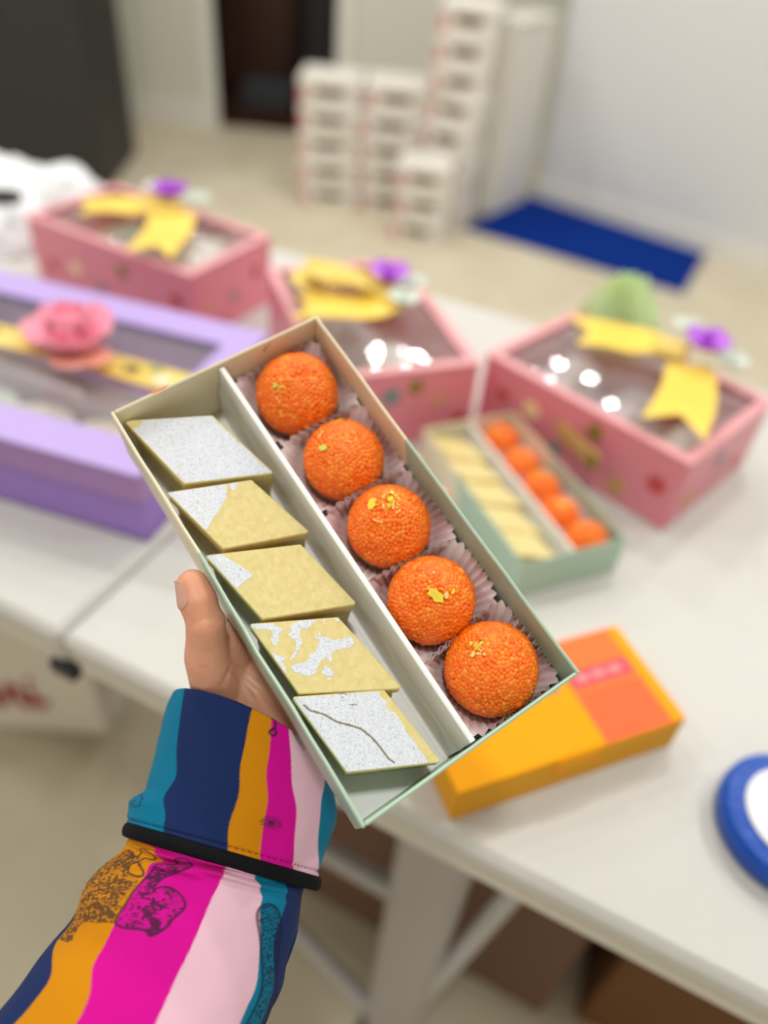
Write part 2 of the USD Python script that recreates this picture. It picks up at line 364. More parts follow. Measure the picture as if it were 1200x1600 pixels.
# legs: one pair under the right half (its front leg is in view), one under the left half
for base in (-0.052, -0.95):
    lu = base; F_ = V0 + .075
    for v, sgn in ((V0 + .075, 1), (V1 - .075, -1)):
        add(t, 'leg', span(lu - .036, lu + .036, v - .016, v + .016, .012, TZ - .045, .010), 'steel_grey')
        add(t, 'gusset', extrude(Polygon([(-.11, 0), (.11, .0), (.07, -.10), (.036, -.16), (-.036, -.16), (-.07, -.10)]), .012), 'steel_dark',
            M=mat4(np.array([[1.0, 0, 0], [0, 0, -1], [0, 1, 0]]), (lu, v + .006, TZ - .032)))
        add(t, 'foot', box(.085, .045, .014, (lu, v, 0), .004), 'black_plastic')
    add(t, 'cross_bar', tube([(lu, V0 + .075, .22), (lu, V1 - .075, .22)], .012, 10), 'steel_grey')
    add(t, 'stretcher', tube([(lu - .03, F_, .437), (lu - .26, F_, .440)], .0115, 12), 'steel_grey')
    add(t, 'brace', tube([(lu - .02, F_, .05), (lu - .24, F_, .27), (lu - .265, F_, .36), (lu - .265, F_, TZ - .04)], .010, 10), 'steel_light')
    add(t, 'brace', tube([(lu + .02, F_, .15), (lu + .055, F_, .42), (lu + .09, F_, TZ - .04)], .010, 10), 'steel_light')

# ------------------------------------------------------------------ background things on the floor
t = thing('black_cabinet', 'tall matte black cabinet standing behind the left end of the table', 'cabinet', wm(-1.275, 3.18, 0, math.radians(4)))
add(t, 'body', span(-1.0, 0, .02, .55, .0, 1.75, .012), 'black_matte')
for k in range(2):
    d = add(t, 'door', span(-.995 + .5 * k, -.505 + .5 * k, -.004, .02, .05, 1.74, .006), 'black_matte')
    add(d, 'handle', tube([(-.53 + .06 * k, -.004, .9), (-.53 + .06 * k, -.03, .9), (-.53 + .06 * k, -.03, 1.1), (-.53 + .06 * k, -.004, 1.1)], .006), 'steel_dark')
solo('floor_mat', extrude(Polygon([(0.213, 3.190), (0.515, 3.640), (1.212, 3.150), (1.035, 2.765)]).buffer(-.01).buffer(.01), .012), 'blue_mat', 'royal blue mat on the floor against the white wall', 'mat', M=mat4(t=(0, 0, .001)))
t = thing('white_cabinet', 'plain white low cabinet standing on the left end of the blue mat', 'cabinet', mat4(np.array([[WD[0], WN[0], 0], [WD[1], WN[1], 0], [0, 0, 1.0]]), (0.322, 3.315, .0135)))
add(t, 'body', span(-.12, 0, .0, .29, .0, .70, .004), 'white_card')
add(t, 'side_panel', span(.0, .006, .004, .286, .01, .69, .002), 'white_card')
add(t, 'top_board', span(-.125, .01, -.004, .294, .70, .716, .004), 'trim_white')
def cake_box(label, M, group, w=.235, d=.2, h=.095):
    t = thing('cake_box', label, 'box', M, group=group)
    add(t, 'body', box(w, d, h * .62, (0, 0, 0), .003), 'white_card')
    add(t, 'lid', cat(box(w + .008, d + .008, h * .36, (0, 0, h * .64), .006)), 'white_card')
    add(t, 'front_slot', box(w * .5, .006, h * .30, (0, -d / 2 - .0015, h * .33), .002), 'gap_shade_brown')  # brown strip painted as the shadow gap below the lid
    add(t, 'corner_band', span(-w / 2 - .0008, -w / 2 + .022, -d / 2 - .0012, -d / 2 + .01, .004, h * .56), 'pink_band')
    add(t, 'end_label', box(.003, d * .8, h * .42, (-w / 2 - .0012, 0, h * .1), .001), 'pinkish_card')
    return t
LV = ['bottom', 'second', 'third', 'fourth', 'fifth', 'sixth', 'seventh', 'top']
for c in range(2):
    n = 5
    for k in range(n):
        lv = 'top' if k == n - 1 else LV[k]
        cake_box('white cake box, %s%s in the %s column of the low stack' % (lv, '' if k in (0, n - 1) else ' from the floor', 'left' if c == 0 else 'right'),
                 wm(-.365 + .2505 * c + rng.uniform(-.008, .008), 3.385 + rng.uniform(-.006, .006) - .0 * c, .0985 * k + .001, rng.uniform(-.05, .05)), 'cake boxes in the low stack')
for k in range(8):
    lv = 'top' if k == 7 else LV[k]
    cake_box('white cake box, %s%s in the tall stack by the white cabinet' % (lv, '' if k in (0, 7) else ' from the floor'),
             wm(.128 + .002 * k + rng.uniform(-.010, .010), 3.272, .0985 * k + .001, -.25 + rng.uniform(-.16, .16)), 'cake boxes in the tall stack', w=.2, d=.17)
for k in range(3):
    cake_box('white lidded cake box, %s of the three piled in front of the tall stack' % ('bottom', 'middle', 'top')[k],
             wm(.035 + rng.uniform(-.012, .012), 3.075, .0985 * k + .001, -.12 + rng.uniform(-.14, .14)), 'cake boxes in the short front pile', w=.2, d=.15)
# cartons under the table
t = thing('white_carton', 'white carton with red script lettering on the floor under the left of the table', 'carton', wm(-.44, .715, 0, math.radians(1.5)))
add(t, 'body', span(-.52, 0, 0, .34, .004, .40, .004), 'carton_white')
add(t, 'top_flap', span(-.52, 0, 0, .165, .40, .404, .001), 'carton_white')
add(t, 'top_flap', span(-.52, 0, .170, .34, .40, .404, .001), 'carton_white')
def script(strokes, r, M):
    return cat(*[tube(np.array([M(*p) for p in CubicSpline(np.linspace(0, 1, len(q)), np.array(q))(np.linspace(0, 1, 5 * len(q)))]), r, 6) for q in strokes])
strokes = [[(0, .30), (.012, .62), (.0, .98), (-.06, .85), (-.05, .3), (-.02, .0), (.06, .02), (.12, .16)],
           [(.30, .30), (.20, .36), (.14, .18), (.20, .0), (.30, .10), (.31, .32), (.32, .08), (.40, .02), (.46, .16)],
           [(.46, .16), (.52, .36), (.56, .30), (.60, .32), (.60, .12), (.66, .02), (.74, .12)],
           [(.76, .32), (.76, .10), (.82, .02), (.88, .12)], [(.77, .48), (.775, .49), (.78, .48)],
           [(-.5, .55), (-.42, .2), (-.3, .1), (-.2, .35), (-.3, .5), (-.4, .3), (-.3, 0.02), (-.14, .05)]]
add(t, 'lettering', script(strokes, .0065, lambda a, b: (-.222 + a * .15, -.0015, .082 + b * .15)), 'red_print', label='red brush-script lettering')
t = thing('brown_carton', 'orange-brown cardboard carton on the floor under the right end of the table', 'carton', wm(.335, .35, 0, -TA + .1))
add(t, 'body', span(0, .36, 0, .3, .003, .30, .004), 'kraft_carton')
for k in range(2): add(t, 'top_flap', span(.0, .36, 0 + .152 * k, .148 + .152 * k, .30, .304, .001), 'kraft_carton')
add(t, 'packing_tape', span(-.001, .361, .135, .165, .3045, .306), 'print_gold')

for (a, b, v0, v1, hh, lb) in ((-.45, -.075, .425, .90, .46, 'long brown carton added to darken the floor left of the table leg'), (-.028, .125, .435, .90, .40, 'brown carton added to darken the floor right of the table leg')):  # cartons added to block light and darken the floor under the table
    t = thing('brown_carton', lb, 'carton', tm(a, v0, -TZ + .002))
    add(t, 'body', span(0, b - a, 0, v1 - v0, 0, hh, .004), 'shading_carton')
    for k in range(2): add(t, 'top_flap', span(0, b - a, (v1 - v0) * .5 * k + .002, (v1 - v0) * .5 * (k + 1) - .002, hh, hh + .004, .001), 'shading_carton')
    add(t, 'packing_tape', span((b - a) / 2 - .025, (b - a) / 2 + .025, -.001, .0, hh - .1, hh), 'print_gold')
# ------------------------------------------------------------------ things on the table
# crumpled white bag, with a small black case on it
def crumple(P, amp, sc, seed): return P + amp * (np.stack([meshkit.fbm(P * sc + 3, 4, seed), meshkit.fbm(P * sc + 11, 4, seed + 5), meshkit.fbm(P * sc + 23, 4, seed + 9)], -1) - .5)
def bag(su, sv, h, seed):
    m = trimesh.creation.icosphere(5, 1.0); P = np.array(m.vertices)
    P[:, 2] = np.where(P[:, 2] < 0, P[:, 2] * .05, P[:, 2])
    P = P * np.array([su, sv, h]); P = crumple(P, .05, 22.0, seed); P[:, 2] = np.maximum(P[:, 2], .0008 + .001 * (P[:, 0] % .01)); m.vertices = P
    return m
t = thing('plastic_bag', 'crumpled white plastic bag lying on the far left corner of the table', 'bag', tm(-1.035, .835, 0.0005, .5))
add(t, 'bag_body', bag(.165, .11, .065, 3), 'plastic_bag')
add(t, 'bag_handle', bag(.10, .07, .04, 9), 'plastic_bag', M=mat4(t=(.02, -.12, .0)))
t = thing('black_case', 'small black oval case on the crumpled white bag', 'case', tm(-.915, .73, .060, .7))
cs_ = trimesh.creation.icosphere(3, 1.0); cs_.apply_scale((.026, .013, .011)); add(t, 'lid', moved(cs_, (0, 0, .012)), 'black_plastic')
add(t, 'seam', lathe([(.0, .0113), (1.0, .0113), (1.0, .0127), (0, .0127)], 32).apply_transform(np.diag([.0265, .0135, 1, 1])), 'black_deep')

# hollow tray with flat rim
def tray_mesh(L, D, H, th=.006):
    o = cat(span(-L, 0, 0, th, 0, H), span(-L, 0, D - th, D, 0, H), span(-L, -L + th, th, D - th, 0, H), span(-th, 0, th, D - th, 0, H))
    return o
def petal(r, w, cup_, n=7):
    u, v = np.meshgrid(np.linspace(0, 1, n), np.linspace(-1, 1, n), indexing='ij')
    x = r * u; y = w * np.sqrt(np.clip(1 - (2 * u - 1.0) ** 2 * .9, 0, 1)) * v; z = cup_ * (u ** 2) + .25 * cup_ * (v ** 2)
    return solid_sheet(np.stack([x, y, z], -1), .0008)
def place(m, a, tilt, t=(0, 0, 0)):
    ct, st = math.cos(tilt), math.sin(tilt)
    Ry = np.array([[ct, 0, -st], [0, 1, 0], [st, 0, ct]])
    m = m.copy(); m.apply_transform(mat4(rotz(a) @ Ry, t)); return m
def flower(name, label, M, r, mat, mat2, n=5, cup_=.3, cat_='flower', group=None):
    t = thing(name, label, cat_, M, group=group)
    for k in range(n): add(t, 'petal', place(petal(r, r * .52, r * cup_), 2 * math.pi * k / n, .25), mat)
    for k in range(3): add(t, 'inner_petal', place(petal(r * .55, r * .3, r * .3), 2 * math.pi * k / 3 + .5, .9), mat2)
    add(t, 'centre', moved(trimesh.creation.icosphere(2, r * .2), (0, 0, r * .15)), mat2)
    return t
def strip(pts, width, th=.0006, z=0, wave=.0, notch=None, n=40):
    """ribbon along a 3-D polyline (smoothed); swallow-tailed at its end if notch"""
    p = CubicSpline(np.linspace(0, 1, len(pts)), np.array(pts, float))(np.linspace(0, 1, n))
    tg = np.gradient(p, axis=0); side = np.cross([0, 0, 1.0], tg); side /= np.linalg.norm(side, axis=1, keepdims=True) + 1e-9
    vs = np.linspace(-1, 1, 9); wv = np.broadcast_to(width, (n,))
    P = p[:, None] + side[:, None] * (vs[None, :, None] * wv[:, None, None] / 2)
    P[..., 2] += wave * np.sin(np.linspace(0, 9, n))[:, None] * (1 + .3 * vs[None])
    if notch:
        td = tg / np.linalg.norm(tg, axis=1, keepdims=True)
        f = np.clip((np.linspace(0, 1, n) - .6) / .4, 0, 1)
        P += td[:, None] * (f[:, None, None] * notch * (np.abs(vs)[None, :, None] - .5))
    return solid_sheet(P, th)
def film_sheet(L, D, z0, bulge, amp, seed, inset=.003):
    u, v = np.meshgrid(np.linspace(inset, L - inset, 44), np.linspace(inset, D - inset, 34), indexing='ij')
    b = np.sin(np.pi * u / L) * np.sin(np.pi * v / D)
    z = z0 + bulge * b + amp * (meshkit.fbm(np.stack([u * 26, v * 26, u * 0], -1), 3, seed) - .5) * np.minimum(1, 4 * b)
    return solid_sheet(np.stack([-L + u, v, z], -1), .0003)
def gift_tray(label, M, L, D, H, seed, film=True):
    t = thing('gift_tray', label, 'gift tray', M)
    th = .006
    add(t, 'side_panel', span(-L, 0, 0, th, 0, H - .003, .001), 'pink_tray')
    add(t, 'side_panel', span(-L, 0, D - th, D, 0, H - .003, .001), 'pink_tray')
    add(t, 'side_panel', span(-L, -L + th, th, D - th, 0, H - .003, .001), 'pink_tray')
    add(t, 'side_panel', span(-th, 0, th, D - th, 0, H - .003, .001), 'pink_tray')
    add(t, 'bottom_panel', span(-L + th, -th, th, D - th, 0, .005), 'pink_tray_inner')
    w = .011
    add(t, 'rim', cat(span(-L - .001, .001, -.001, w, H - .003, H, .001), span(-L - .001, .001, D - w, D + .001, H - .003, H, .001), span(-L - .001, -L + w, w, D - w, H - .003, H, .001), span(-w, .001, w, D - w, H - .003, H, .001)), 'pink_rim')
    r_ = np.random.default_rng(seed)
    def blossom(rr): return extrude(unary_union([Polygon([(rr * .55 * math.cos(a) + rr * .5 * math.cos(q), rr * .55 * math.sin(a) + rr * .5 * math.sin(q)) for q in np.linspace(0, 2 * math.pi, 12)[:-1]]) for a in np.linspace(0, 2 * math.pi, 6)[:-1]]), .0005)
    Fx = np.array([[1.0, 0, 0], [0, 0, -1], [0, 1, 0]]); Sx = np.array([[0, 0, 1.0], [1, 0, 0], [0, 1, 0]])
    for k in range(6):
        add(t, 'printed_blossom', blossom(r_.uniform(.006, .011)), ['print_red', 'print_gold', 'print_olive', 'print_teal', 'print_cream'][k % 5], M=mat4(Fx, (-L * (k + .6) / 6.4, -.0002, r_.uniform(.015, H - .02))))
    for k in range(3):
        add(t, 'printed_blossom', blossom(r_.uniform(.006, .010)), ['print_gold', 'print_teal', 'print_red'][k], M=mat4(Sx, (.0002, D * (k + .6) / 3.3, r_.uniform(.015, H - .02))))
    if film: add(t, 'film', film_sheet(L, D, H - .006, .010, .007, seed), 'clear_film')
    return t
def packet(label, M, w, d, h, mat, seed):
    m = box(w, d, h, (0, 0, 0), h * .3).subdivide().subdivide().subdivide()
    P = np.array(m.vertices); x = P[:, 0] / (w / 2); y = P[:, 1] / (d / 2)
    P[:, 2] *= np.clip(1.15 - .8 * np.abs(x) ** 5, .1, 1.2); P = crumple(P, .008, 45, seed); P[:, 2] = np.maximum(P[:, 2], 0); m.vertices = P
    t = thing('packet', label, 'packet', M)
    add(t, 'pouch', m, mat)
    add(t, 'sealed_end', cat(box(.008, d * .92, .0012, (w / 2 + .003, 0, h * .25)), box(.008, d * .92, .0012, (-w / 2 - .003, 0, h * .25))), mat)
    return t

# --- right pink tray
psi = -.339; RU, RV = .029, .616
gift_tray('pink gift tray under clear film at the right end of the table', tm(RU, RV, .0005, psi), .239, .165, .083, 21)
def at_tray(u0, v0, ps, x, y, z, a=0.0): return tm(u0, v0, z, ps) @ mat4(rotz(a), (x, y, 0))
for k, (x, y, w, d, mt, lb) in enumerate([(-.042, .070, .044, .085, 'packet_white', 'white crinkled packet at the front of the right pink tray'), (-.112, .085, .056, .09, 'packet_grey', 'silvery grey packet in the middle of the right pink tray'), (-.190, .085, .064, .1, 'packet_grey', 'mauve silver packet at the far left of the right pink tray')]):
    packet(lb, at_tray(RU, RV, psi, x, y, .0062, .04 * k), w, d, .042, mt, 30 + k)
t = thing('yellow_bow', 'bright yellow swallow-tailed ribbon bow on the right pink tray', 'bow', tm(0, 0, 0))
add(t, 'ribbon_tail', strip([(-.035, .782, .101), (-.070, .775, .104), (-.118, .757, .104)], np.linspace(.05, .062, 40), notch=.018, wave=.0015), 'yellow_ribbon')
add(t, 'ribbon_tail', strip([(-.008, .757, .102), (.004, .715, .103), (.004, .648, .100)], np.linspace(.045, .058, 40), notch=.026, wave=.0015), 'yellow_ribbon')
add(t, 'knot', moved(box(.036, .03, .014, (0, 0, 0), .005), (-.026, .772, .098)), 'gold_ribbon')
flower('orchid', 'purple orchid flower fixed to the bow of the right pink tray', tm(.004, .772, .116), .026, 'orchid_purple', 'orchid_deep')
flower('white_flower', 'white flower behind the purple orchid on the right pink tray', tm(-.020, .806, .112), .018, 'flower_white', 'flower_white')
flower('white_flower', 'white flower at the right of the orchid on the right pink tray', tm(.032, .764, .110), .018, 'flower_white', 'flower_white')
# pale green tissue peak behind the bow
def tissue(seed):
    u, v = np.meshgrid(np.linspace(0, 1, 40), np.linspace(-1, 1, 40), indexing='ij')
    x = v * .048 * (1 - u * .72); z = .062 * u ** .9; y = .006 * np.sin(v * 6 + 2 * u) * (1 - .4 * u) + .006 * (meshkit.noise(np.stack([u * 7, v * 7, u * 0], -1), seed) - .5)
    return solid_sheet(np.stack([x, y, z], -1), .0004)
t = thing('green_tissue', 'pale green tissue peak sticking up at the back of the right pink tray', 'tissue paper', tm(-.098, .835, .078, -.1))
add(t, 'front_sheet', tissue(1), 'green_tissue'); add(t, 'back_sheet', moved(tissue(5), (.006, .014, 0), rotz(.15)), 'green_tissue')
t = thing('gold_tag', 'tan gold ribbon tag sticking out from the front of the right pink tray', 'tag', at_tray(RU, RV, psi, -.115, -.004, .046, -.32))
add(t, 'ribbon_strip', span(-.042, .042, -.0035, .0, -.009, .009, .001), 'print_gold'); add(t, 'end_fold', span(.03, .042, -.006, -.0036, -.009, .009, .001), 'print_olive')

# --- middle pink tray
MU, MV, mpsi = -.192, .661, .785
gift_tray('pink gift tray under clear film in the middle of the table', tm(MU, MV, .0005, mpsi), .165, .247, .090, 22)
for k, (x, y, w, d, mt, lb) in enumerate([(-.062, .075, .06, .085, 'packet_white', 'white packet in the near corner of the middle pink tray'), (-.10, .16, .09, .08, 'packet_grey', 'silvery packet under the yellow bow of the middle pink tray')]):
    packet(lb, at_tray(MU, MV, mpsi, x, y, .007, .4 * k), w, d, .045, mt, 40 + k)
t = thing('yellow_bow', 'golden yellow looped ribbon bow on the middle pink tray', 'bow', tm(0, 0, 0))
add(t, 'ribbon_tail', strip([(-.325, .700, .112), (-.372, .712, .113), (-.432, .712, .106)], np.linspace(.045, .05, 40), notch=.016, wave=.002), 'yellow_ribbon')
add(t, 'ribbon_tail', strip([(-.315, .700, .110), (-.325, .668, .112), (-.385, .632, .106)], np.linspace(.05, .052, 40), notch=.016, wave=.002), 'yellow_ribbon')
add(t, 'ribbon_loop', strip([(-.33, .70, .112), (-.37, .685, .128), (-.405, .674, .120), (-.37, .672, .106), (-.325, .69, .108)], .034), 'gold_ribbon')
add(t, 'knot', moved(box(.03, .03, .014, (0, 0, 0), .005), (-.322, .702, .106)), 'gold_ribbon')
flower('orchid', 'purple orchid flower fixed to the bow of the middle pink tray', tm(-.325, .716, .120), .025, 'orchid_purple', 'orchid_deep')
flower('white_flower', 'mint white flower in front of the orchid on the middle pink tray', tm(-.294, .690, .112), .020, 'flower_white', 'flower_white')
flower('white_flower', 'white flower behind the orchid on the middle pink tray', tm(-.305, .735, .110), .017, 'flower_white', 'flower_white')

# --- far left pink tray
LU, LVv, lpsi = -.545, .654, -.071
gift_tray('pink gift tray under clear film at the far left behind the purple box', tm(LU, LVv, .0005, lpsi), .268, .150, .089, 23)
for k, (x, y, w, d, mt, lb) in enumerate([(-.065, .085, .075, .10, 'packet_white', 'white packet at the right of the far left pink tray'), (-.17, .07, .07, .08, 'packet_mint', 'mint packet under the ribbon of the far left pink tray')]):
    packet(lb, at_tray(LU, LVv, lpsi, x, y, .007, .3 - .4 * k), w, d, .06, mt, 50 + k)
t = thing('yellow_bow', 'yellow ribbon bow with a dark notch on the far left pink tray', 'bow', tm(0, 0, 0))
add(t, 'ribbon_tail', strip([(-.655, .755, .108), (-.69, .745, .110), (-.745, .705, .104)], .055, notch=.012, wave=.002), 'yellow_ribbon')
add(t, 'ribbon_tail', strip([(-.648, .755, .106), (-.62, .715, .107), (-.600, .660, .102)], .055, notch=.022, wave=.002), 'yellow_ribbon')
add(t, 'knot', moved(box(.034, .03, .014, (0, 0, 0), .005), (-.655, .757, .102)), 'gold_ribbon')
flower('orchid', 'purple orchid flower fixed to the bow of the far left pink tray', tm(-.662, .772, .117), .025, 'orchid_deep', 'orchid_purple')
flower('white_flower', 'white flower at the right of the orchid on the far left pink tray', tm(-.632, .785, .110), .020, 'flower_white', 'flower_white')
flower('white_flower', 'white flower at the left of the orchid on the far left pink tray', tm(-.697, .787, .110), .018, 'flower_white', 'flower_white')

# --- purple window box
PU, PV, ppsi, PL, PD, PH = -.369, .354, .154, .36, .255, .080
PM = tm(PU, PV, .0005, ppsi)
t = thing('purple_box', 'lilac and purple gift box with a window lid at the left of the table', 'gift box', PM)
th = .004
add(t, 'base', cat(span(-PL + .003, -.003, .003, .007, 0, PH - .03), span(-PL + .003, -.003, PD - .007, PD - .003, 0, PH - .03), span(-PL + .003, -PL + .007, .007, PD - .007, 0, PH - .03), span(-.007, -.003, .007, PD - .007, 0, PH - .03), span(-PL + .003, -.003, .003, PD - .003, 0, .004)), 'purple_base')
add(t, 'lid_skirt', cat(span(-PL, 0, 0, .003, PH - .032, PH - .003), span(-PL, 0, PD - .003, PD, PH - .032, PH - .003), span(-PL, -PL + .003, .003, PD - .003, PH - .032, PH - .003), span(-.003, 0, .003, PD - .003, PH - .032, PH - .003)), 'purple_skirt')
op = Polygon([(-PL, 0), (0, 0), (0, PD), (-PL, PD)]).buffer(.001).difference(Polygon([(-PL + .04, .045), (-.036, .045), (-.036, PD - .045), (-PL + .04, PD - .045)]).buffer(.004))
add(t, 'lid_frame', extrude(op, .003, PH - .003), 'purple_lid')
add(t, 'window_film', solid_sheet(np.stack(list(np.meshgrid(np.linspace(-PL + .035, -.031, 8), np.linspace(.04, PD - .04, 8), indexing='ij')) + [np.full((8, 8), PH - .0045)], -1), .0003), 'clear_film')
add(t, 'inner_lining', cat(span(-PL + .0075, -.0075, PD - .0105, PD - .0075, .005, PH - .034), span(-PL + .0075, -.0075, .008, PD - .011, .0042, .006)), 'purple_inside')
def on_p(x, y, z, a=0): return PM @ mat4(rotz(a), (x, y, z))
for k, (x, y, a, mt, lb) in enumerate([(-.08, .062, .2, 'packet_cream', 'cream scalloped card at the right end inside the purple box'), (-.15, .06, -.3, 'lace_cream', 'cream lace card in the middle inside the purple box'), (-.22, .066, .1, 'packet_mint', 'pale mint card at the left inside the purple box')]):
    t = thing('lace_card', lb, 'card', on_p(x, y, .044, a))
    ring_ = unary_union([Polygon([(.030 * math.cos(b) + .012 * math.cos(q), .024 * math.sin(b) + .012 * math.sin(q)) for q in np.linspace(0, 2 * math.pi, 14)[:-1]]) for b in np.linspace(0, 2 * math.pi, 15)[:-1]] + [Polygon([(.031 * math.cos(b), .025 * math.sin(b)) for b in np.linspace(0, 2 * math.pi, 20)[:-1]])])
    add(t, 'card', extrude(ring_, .002), mt)
    add(t, 'inner_panel', extrude(Polygon([(.022 * math.cos(b), .017 * math.sin(b)) for b in np.linspace(0, 2 * math.pi, 24)[:-1]]), .001, .002), 'packet_white')
    solo('card_block', box(.06, .05, .036, (0, 0, 0), .004), 'purple_inside', 'small mauve block under the %s' % lb.split(' inside')[0], 'block', M=on_p(x, y, .0075, a))
t = thing('silver_tube', 'grey mauve shiny tube lying inside the purple box under the window', 'tube', on_p(-.145, .122, .034, -.10))
cy = trimesh.creation.cylinder(.024, .19, sections=40); Ry90 = np.array([[0, 0, 1.0], [0, 1, 0], [-1, 0, 0]])
add(t, 'tube_body', moved(cy, (0, 0, .003), Ry90), 'tube_grey')
for k in (-1, 1): add(t, 'end_cap', moved(trimesh.creation.cylinder(.0252, .012, sections=40), (k * .094, 0, .003), Ry90), 'packet_grey')
t = thing('gold_ribbon', 'yellow printed ribbon band across the window of the purple box', 'ribbon', PM)
rb_pts = [(-PL - .004, .132, PH + .0025), (-.25, .134, PH + .003), (-.12, .132, PH + .003), (.0, .128, PH + .0022)]
add(t, 'band', strip(rb_pts, .034), 'gold_ribbon')
for k, (x, y, mt, rr) in enumerate([(-.30, .127, 'ribbon_white', .011), (-.28, .113, 'ribbon_green', .008), (-.245, .128, 'ribbon_dark', .008), (-.085, .122, 'ribbon_dark', .009), (-.065, .13, 'ribbon_green', .008), (-.05, .116, 'ribbon_white', .009), (-.022, .126, 'ribbon_white', .007)]):
    add(t, 'printed_leaf', moved(trimesh.creation.cylinder(1.0, .0004, sections=16).apply_transform(np.diag([rr, rr * .7, 1, 1])), (x, y + .010, PH + .0037)), mt)
# rose
t = thing('rose', 'large pink fabric rose with peach petals on the purple box ribbon', 'flower', PM @ mat4(np.eye(3) * 1.3, (-.150, .137, PH + .004)))
for k in range(5): add(t, 'outer_petal', place(petal(.036, .020, .012), 1.3 + 2 * math.pi * k / 5, .25, (0, 0, .003)), 'rose_pink')
for k in range(5): add(t, 'middle_petal', place(petal(.027, .017, .012), .7 + 2 * math.pi * k / 5, .65, (0, 0, .006)), 'rose_pink')
for k in range(4): add(t, 'inner_petal', place(petal(.02, .012, .006), 2 * math.pi * k / 4, 1.1, (0, 0, .008)), 'rose_deep')
add(t, 'bud', moved(trimesh.creation.icosphere(3, .010).apply_transform(np.diag([1, 1, 1.3, 1])), (0, 0, .018)), 'rose_deep')
for a, rr in ((-.55, .046), (-.95, .044), (3.0, .046), (2.6, .042)): add(t, 'peach_petal', place(petal(rr, .017, .006), a, .08, (0, 0, .0015)), 'rose_peach')

# --- yellow carton
YU, YV, ypsi, YL, YD, YH = .082, .383, .832, .178, .088, .034
YM = tm(YU, YV, .0005, ypsi)
t = thing('yellow_carton', 'yellow and orange carton lying on the table beside the held sweet box', 'carton', YM)
add(t, 'carton_body', span(-YL, 0, 0, YD, 0, YH - .0012, .001), 'carton_amber')
add(t, 'sleeve_top', span(-YL + .001, -.066, .0005, YD, YH - .0012, YH + .0012, .0005), 'carton_yellow')
add(t, 'end_flap', span(-YL + .0, -YL + .034, .0002, YD, YH + .0012, YH + .0018, .0003), 'carton_yellow')
add(t, 'tuck_tab', span(-.105, -.07, -.0012, .0, YH - .014, YH + .001, .0004), 'carton_yellow')
add(t, 'printed_panel', span(-.066, -.0095, .001, YD, YH - .0012, YH + .0002), 'carton_orange')
add(t, 'top_edge', span(-.0095, 0, .001, YD, YH - .0012, YH + .0003), 'carton_yellow')
add(t, 'magenta_band', span(-.064, -.012, .046, .060, YH + .0002, YH + .0005), 'carton_magenta')
for k in range(3): add(t, 'illegible_mark', extrude(Polygon([(.006 * math.cos(a), .0028 * math.sin(a)) for a in np.linspace(0, 2 * math.pi, 12)[:-1]]), .0003), 'carton_pale', M=mat4(t=(-.053 + .014 * k, .053, YH + .0005)))
for k in range(7): add(t, 'printed_stripe', span(-.064, -.0115, .004 + .0056 * k, .0066 + .0056 * k, YH + .0002, YH + .0004), 'carton_stripe')
add(t, 'illegible_print', extrude(LineString([(-.098, .048), (-.088, .052), (-.078, .05)]).buffer(.0035), .0003), 'carton_smudge', M=mat4(t=(0, 0, YH + .0012)))

# --- ribbon spool
t = thing('ribbon_spool', 'spool of royal blue satin ribbon with a white disc, at the table right', 'ribbon spool', tm(.166, .355, .0005))
add(t, 'ribbon_roll', lathe([(.012, 0.002), (.047, 0.002), (.0495, .004), (.0498, .012), (.0492, .016), (.046, .0195), (.012, .020), (.012, .002)], 72), 'blue_satin')
fl = [(.0085, .0), (.0345, .0), (.035, .0006), (.035, .0012), (.0345, .0018), (.0085, .0018), (.0085, .0)]
add(t, 'disc', moved(lathe(fl, 64), (0, 0, .0198)), 'spool_white'); add(t, 'disc', moved(lathe(fl, 64), (0, 0, 0)), 'spool_white')
add(t, 'core', lathe([(.0085, .001), (.0115, .001), (.0115, .021), (.0085, .021), (.0085, .001)], 40), 'spool_white')

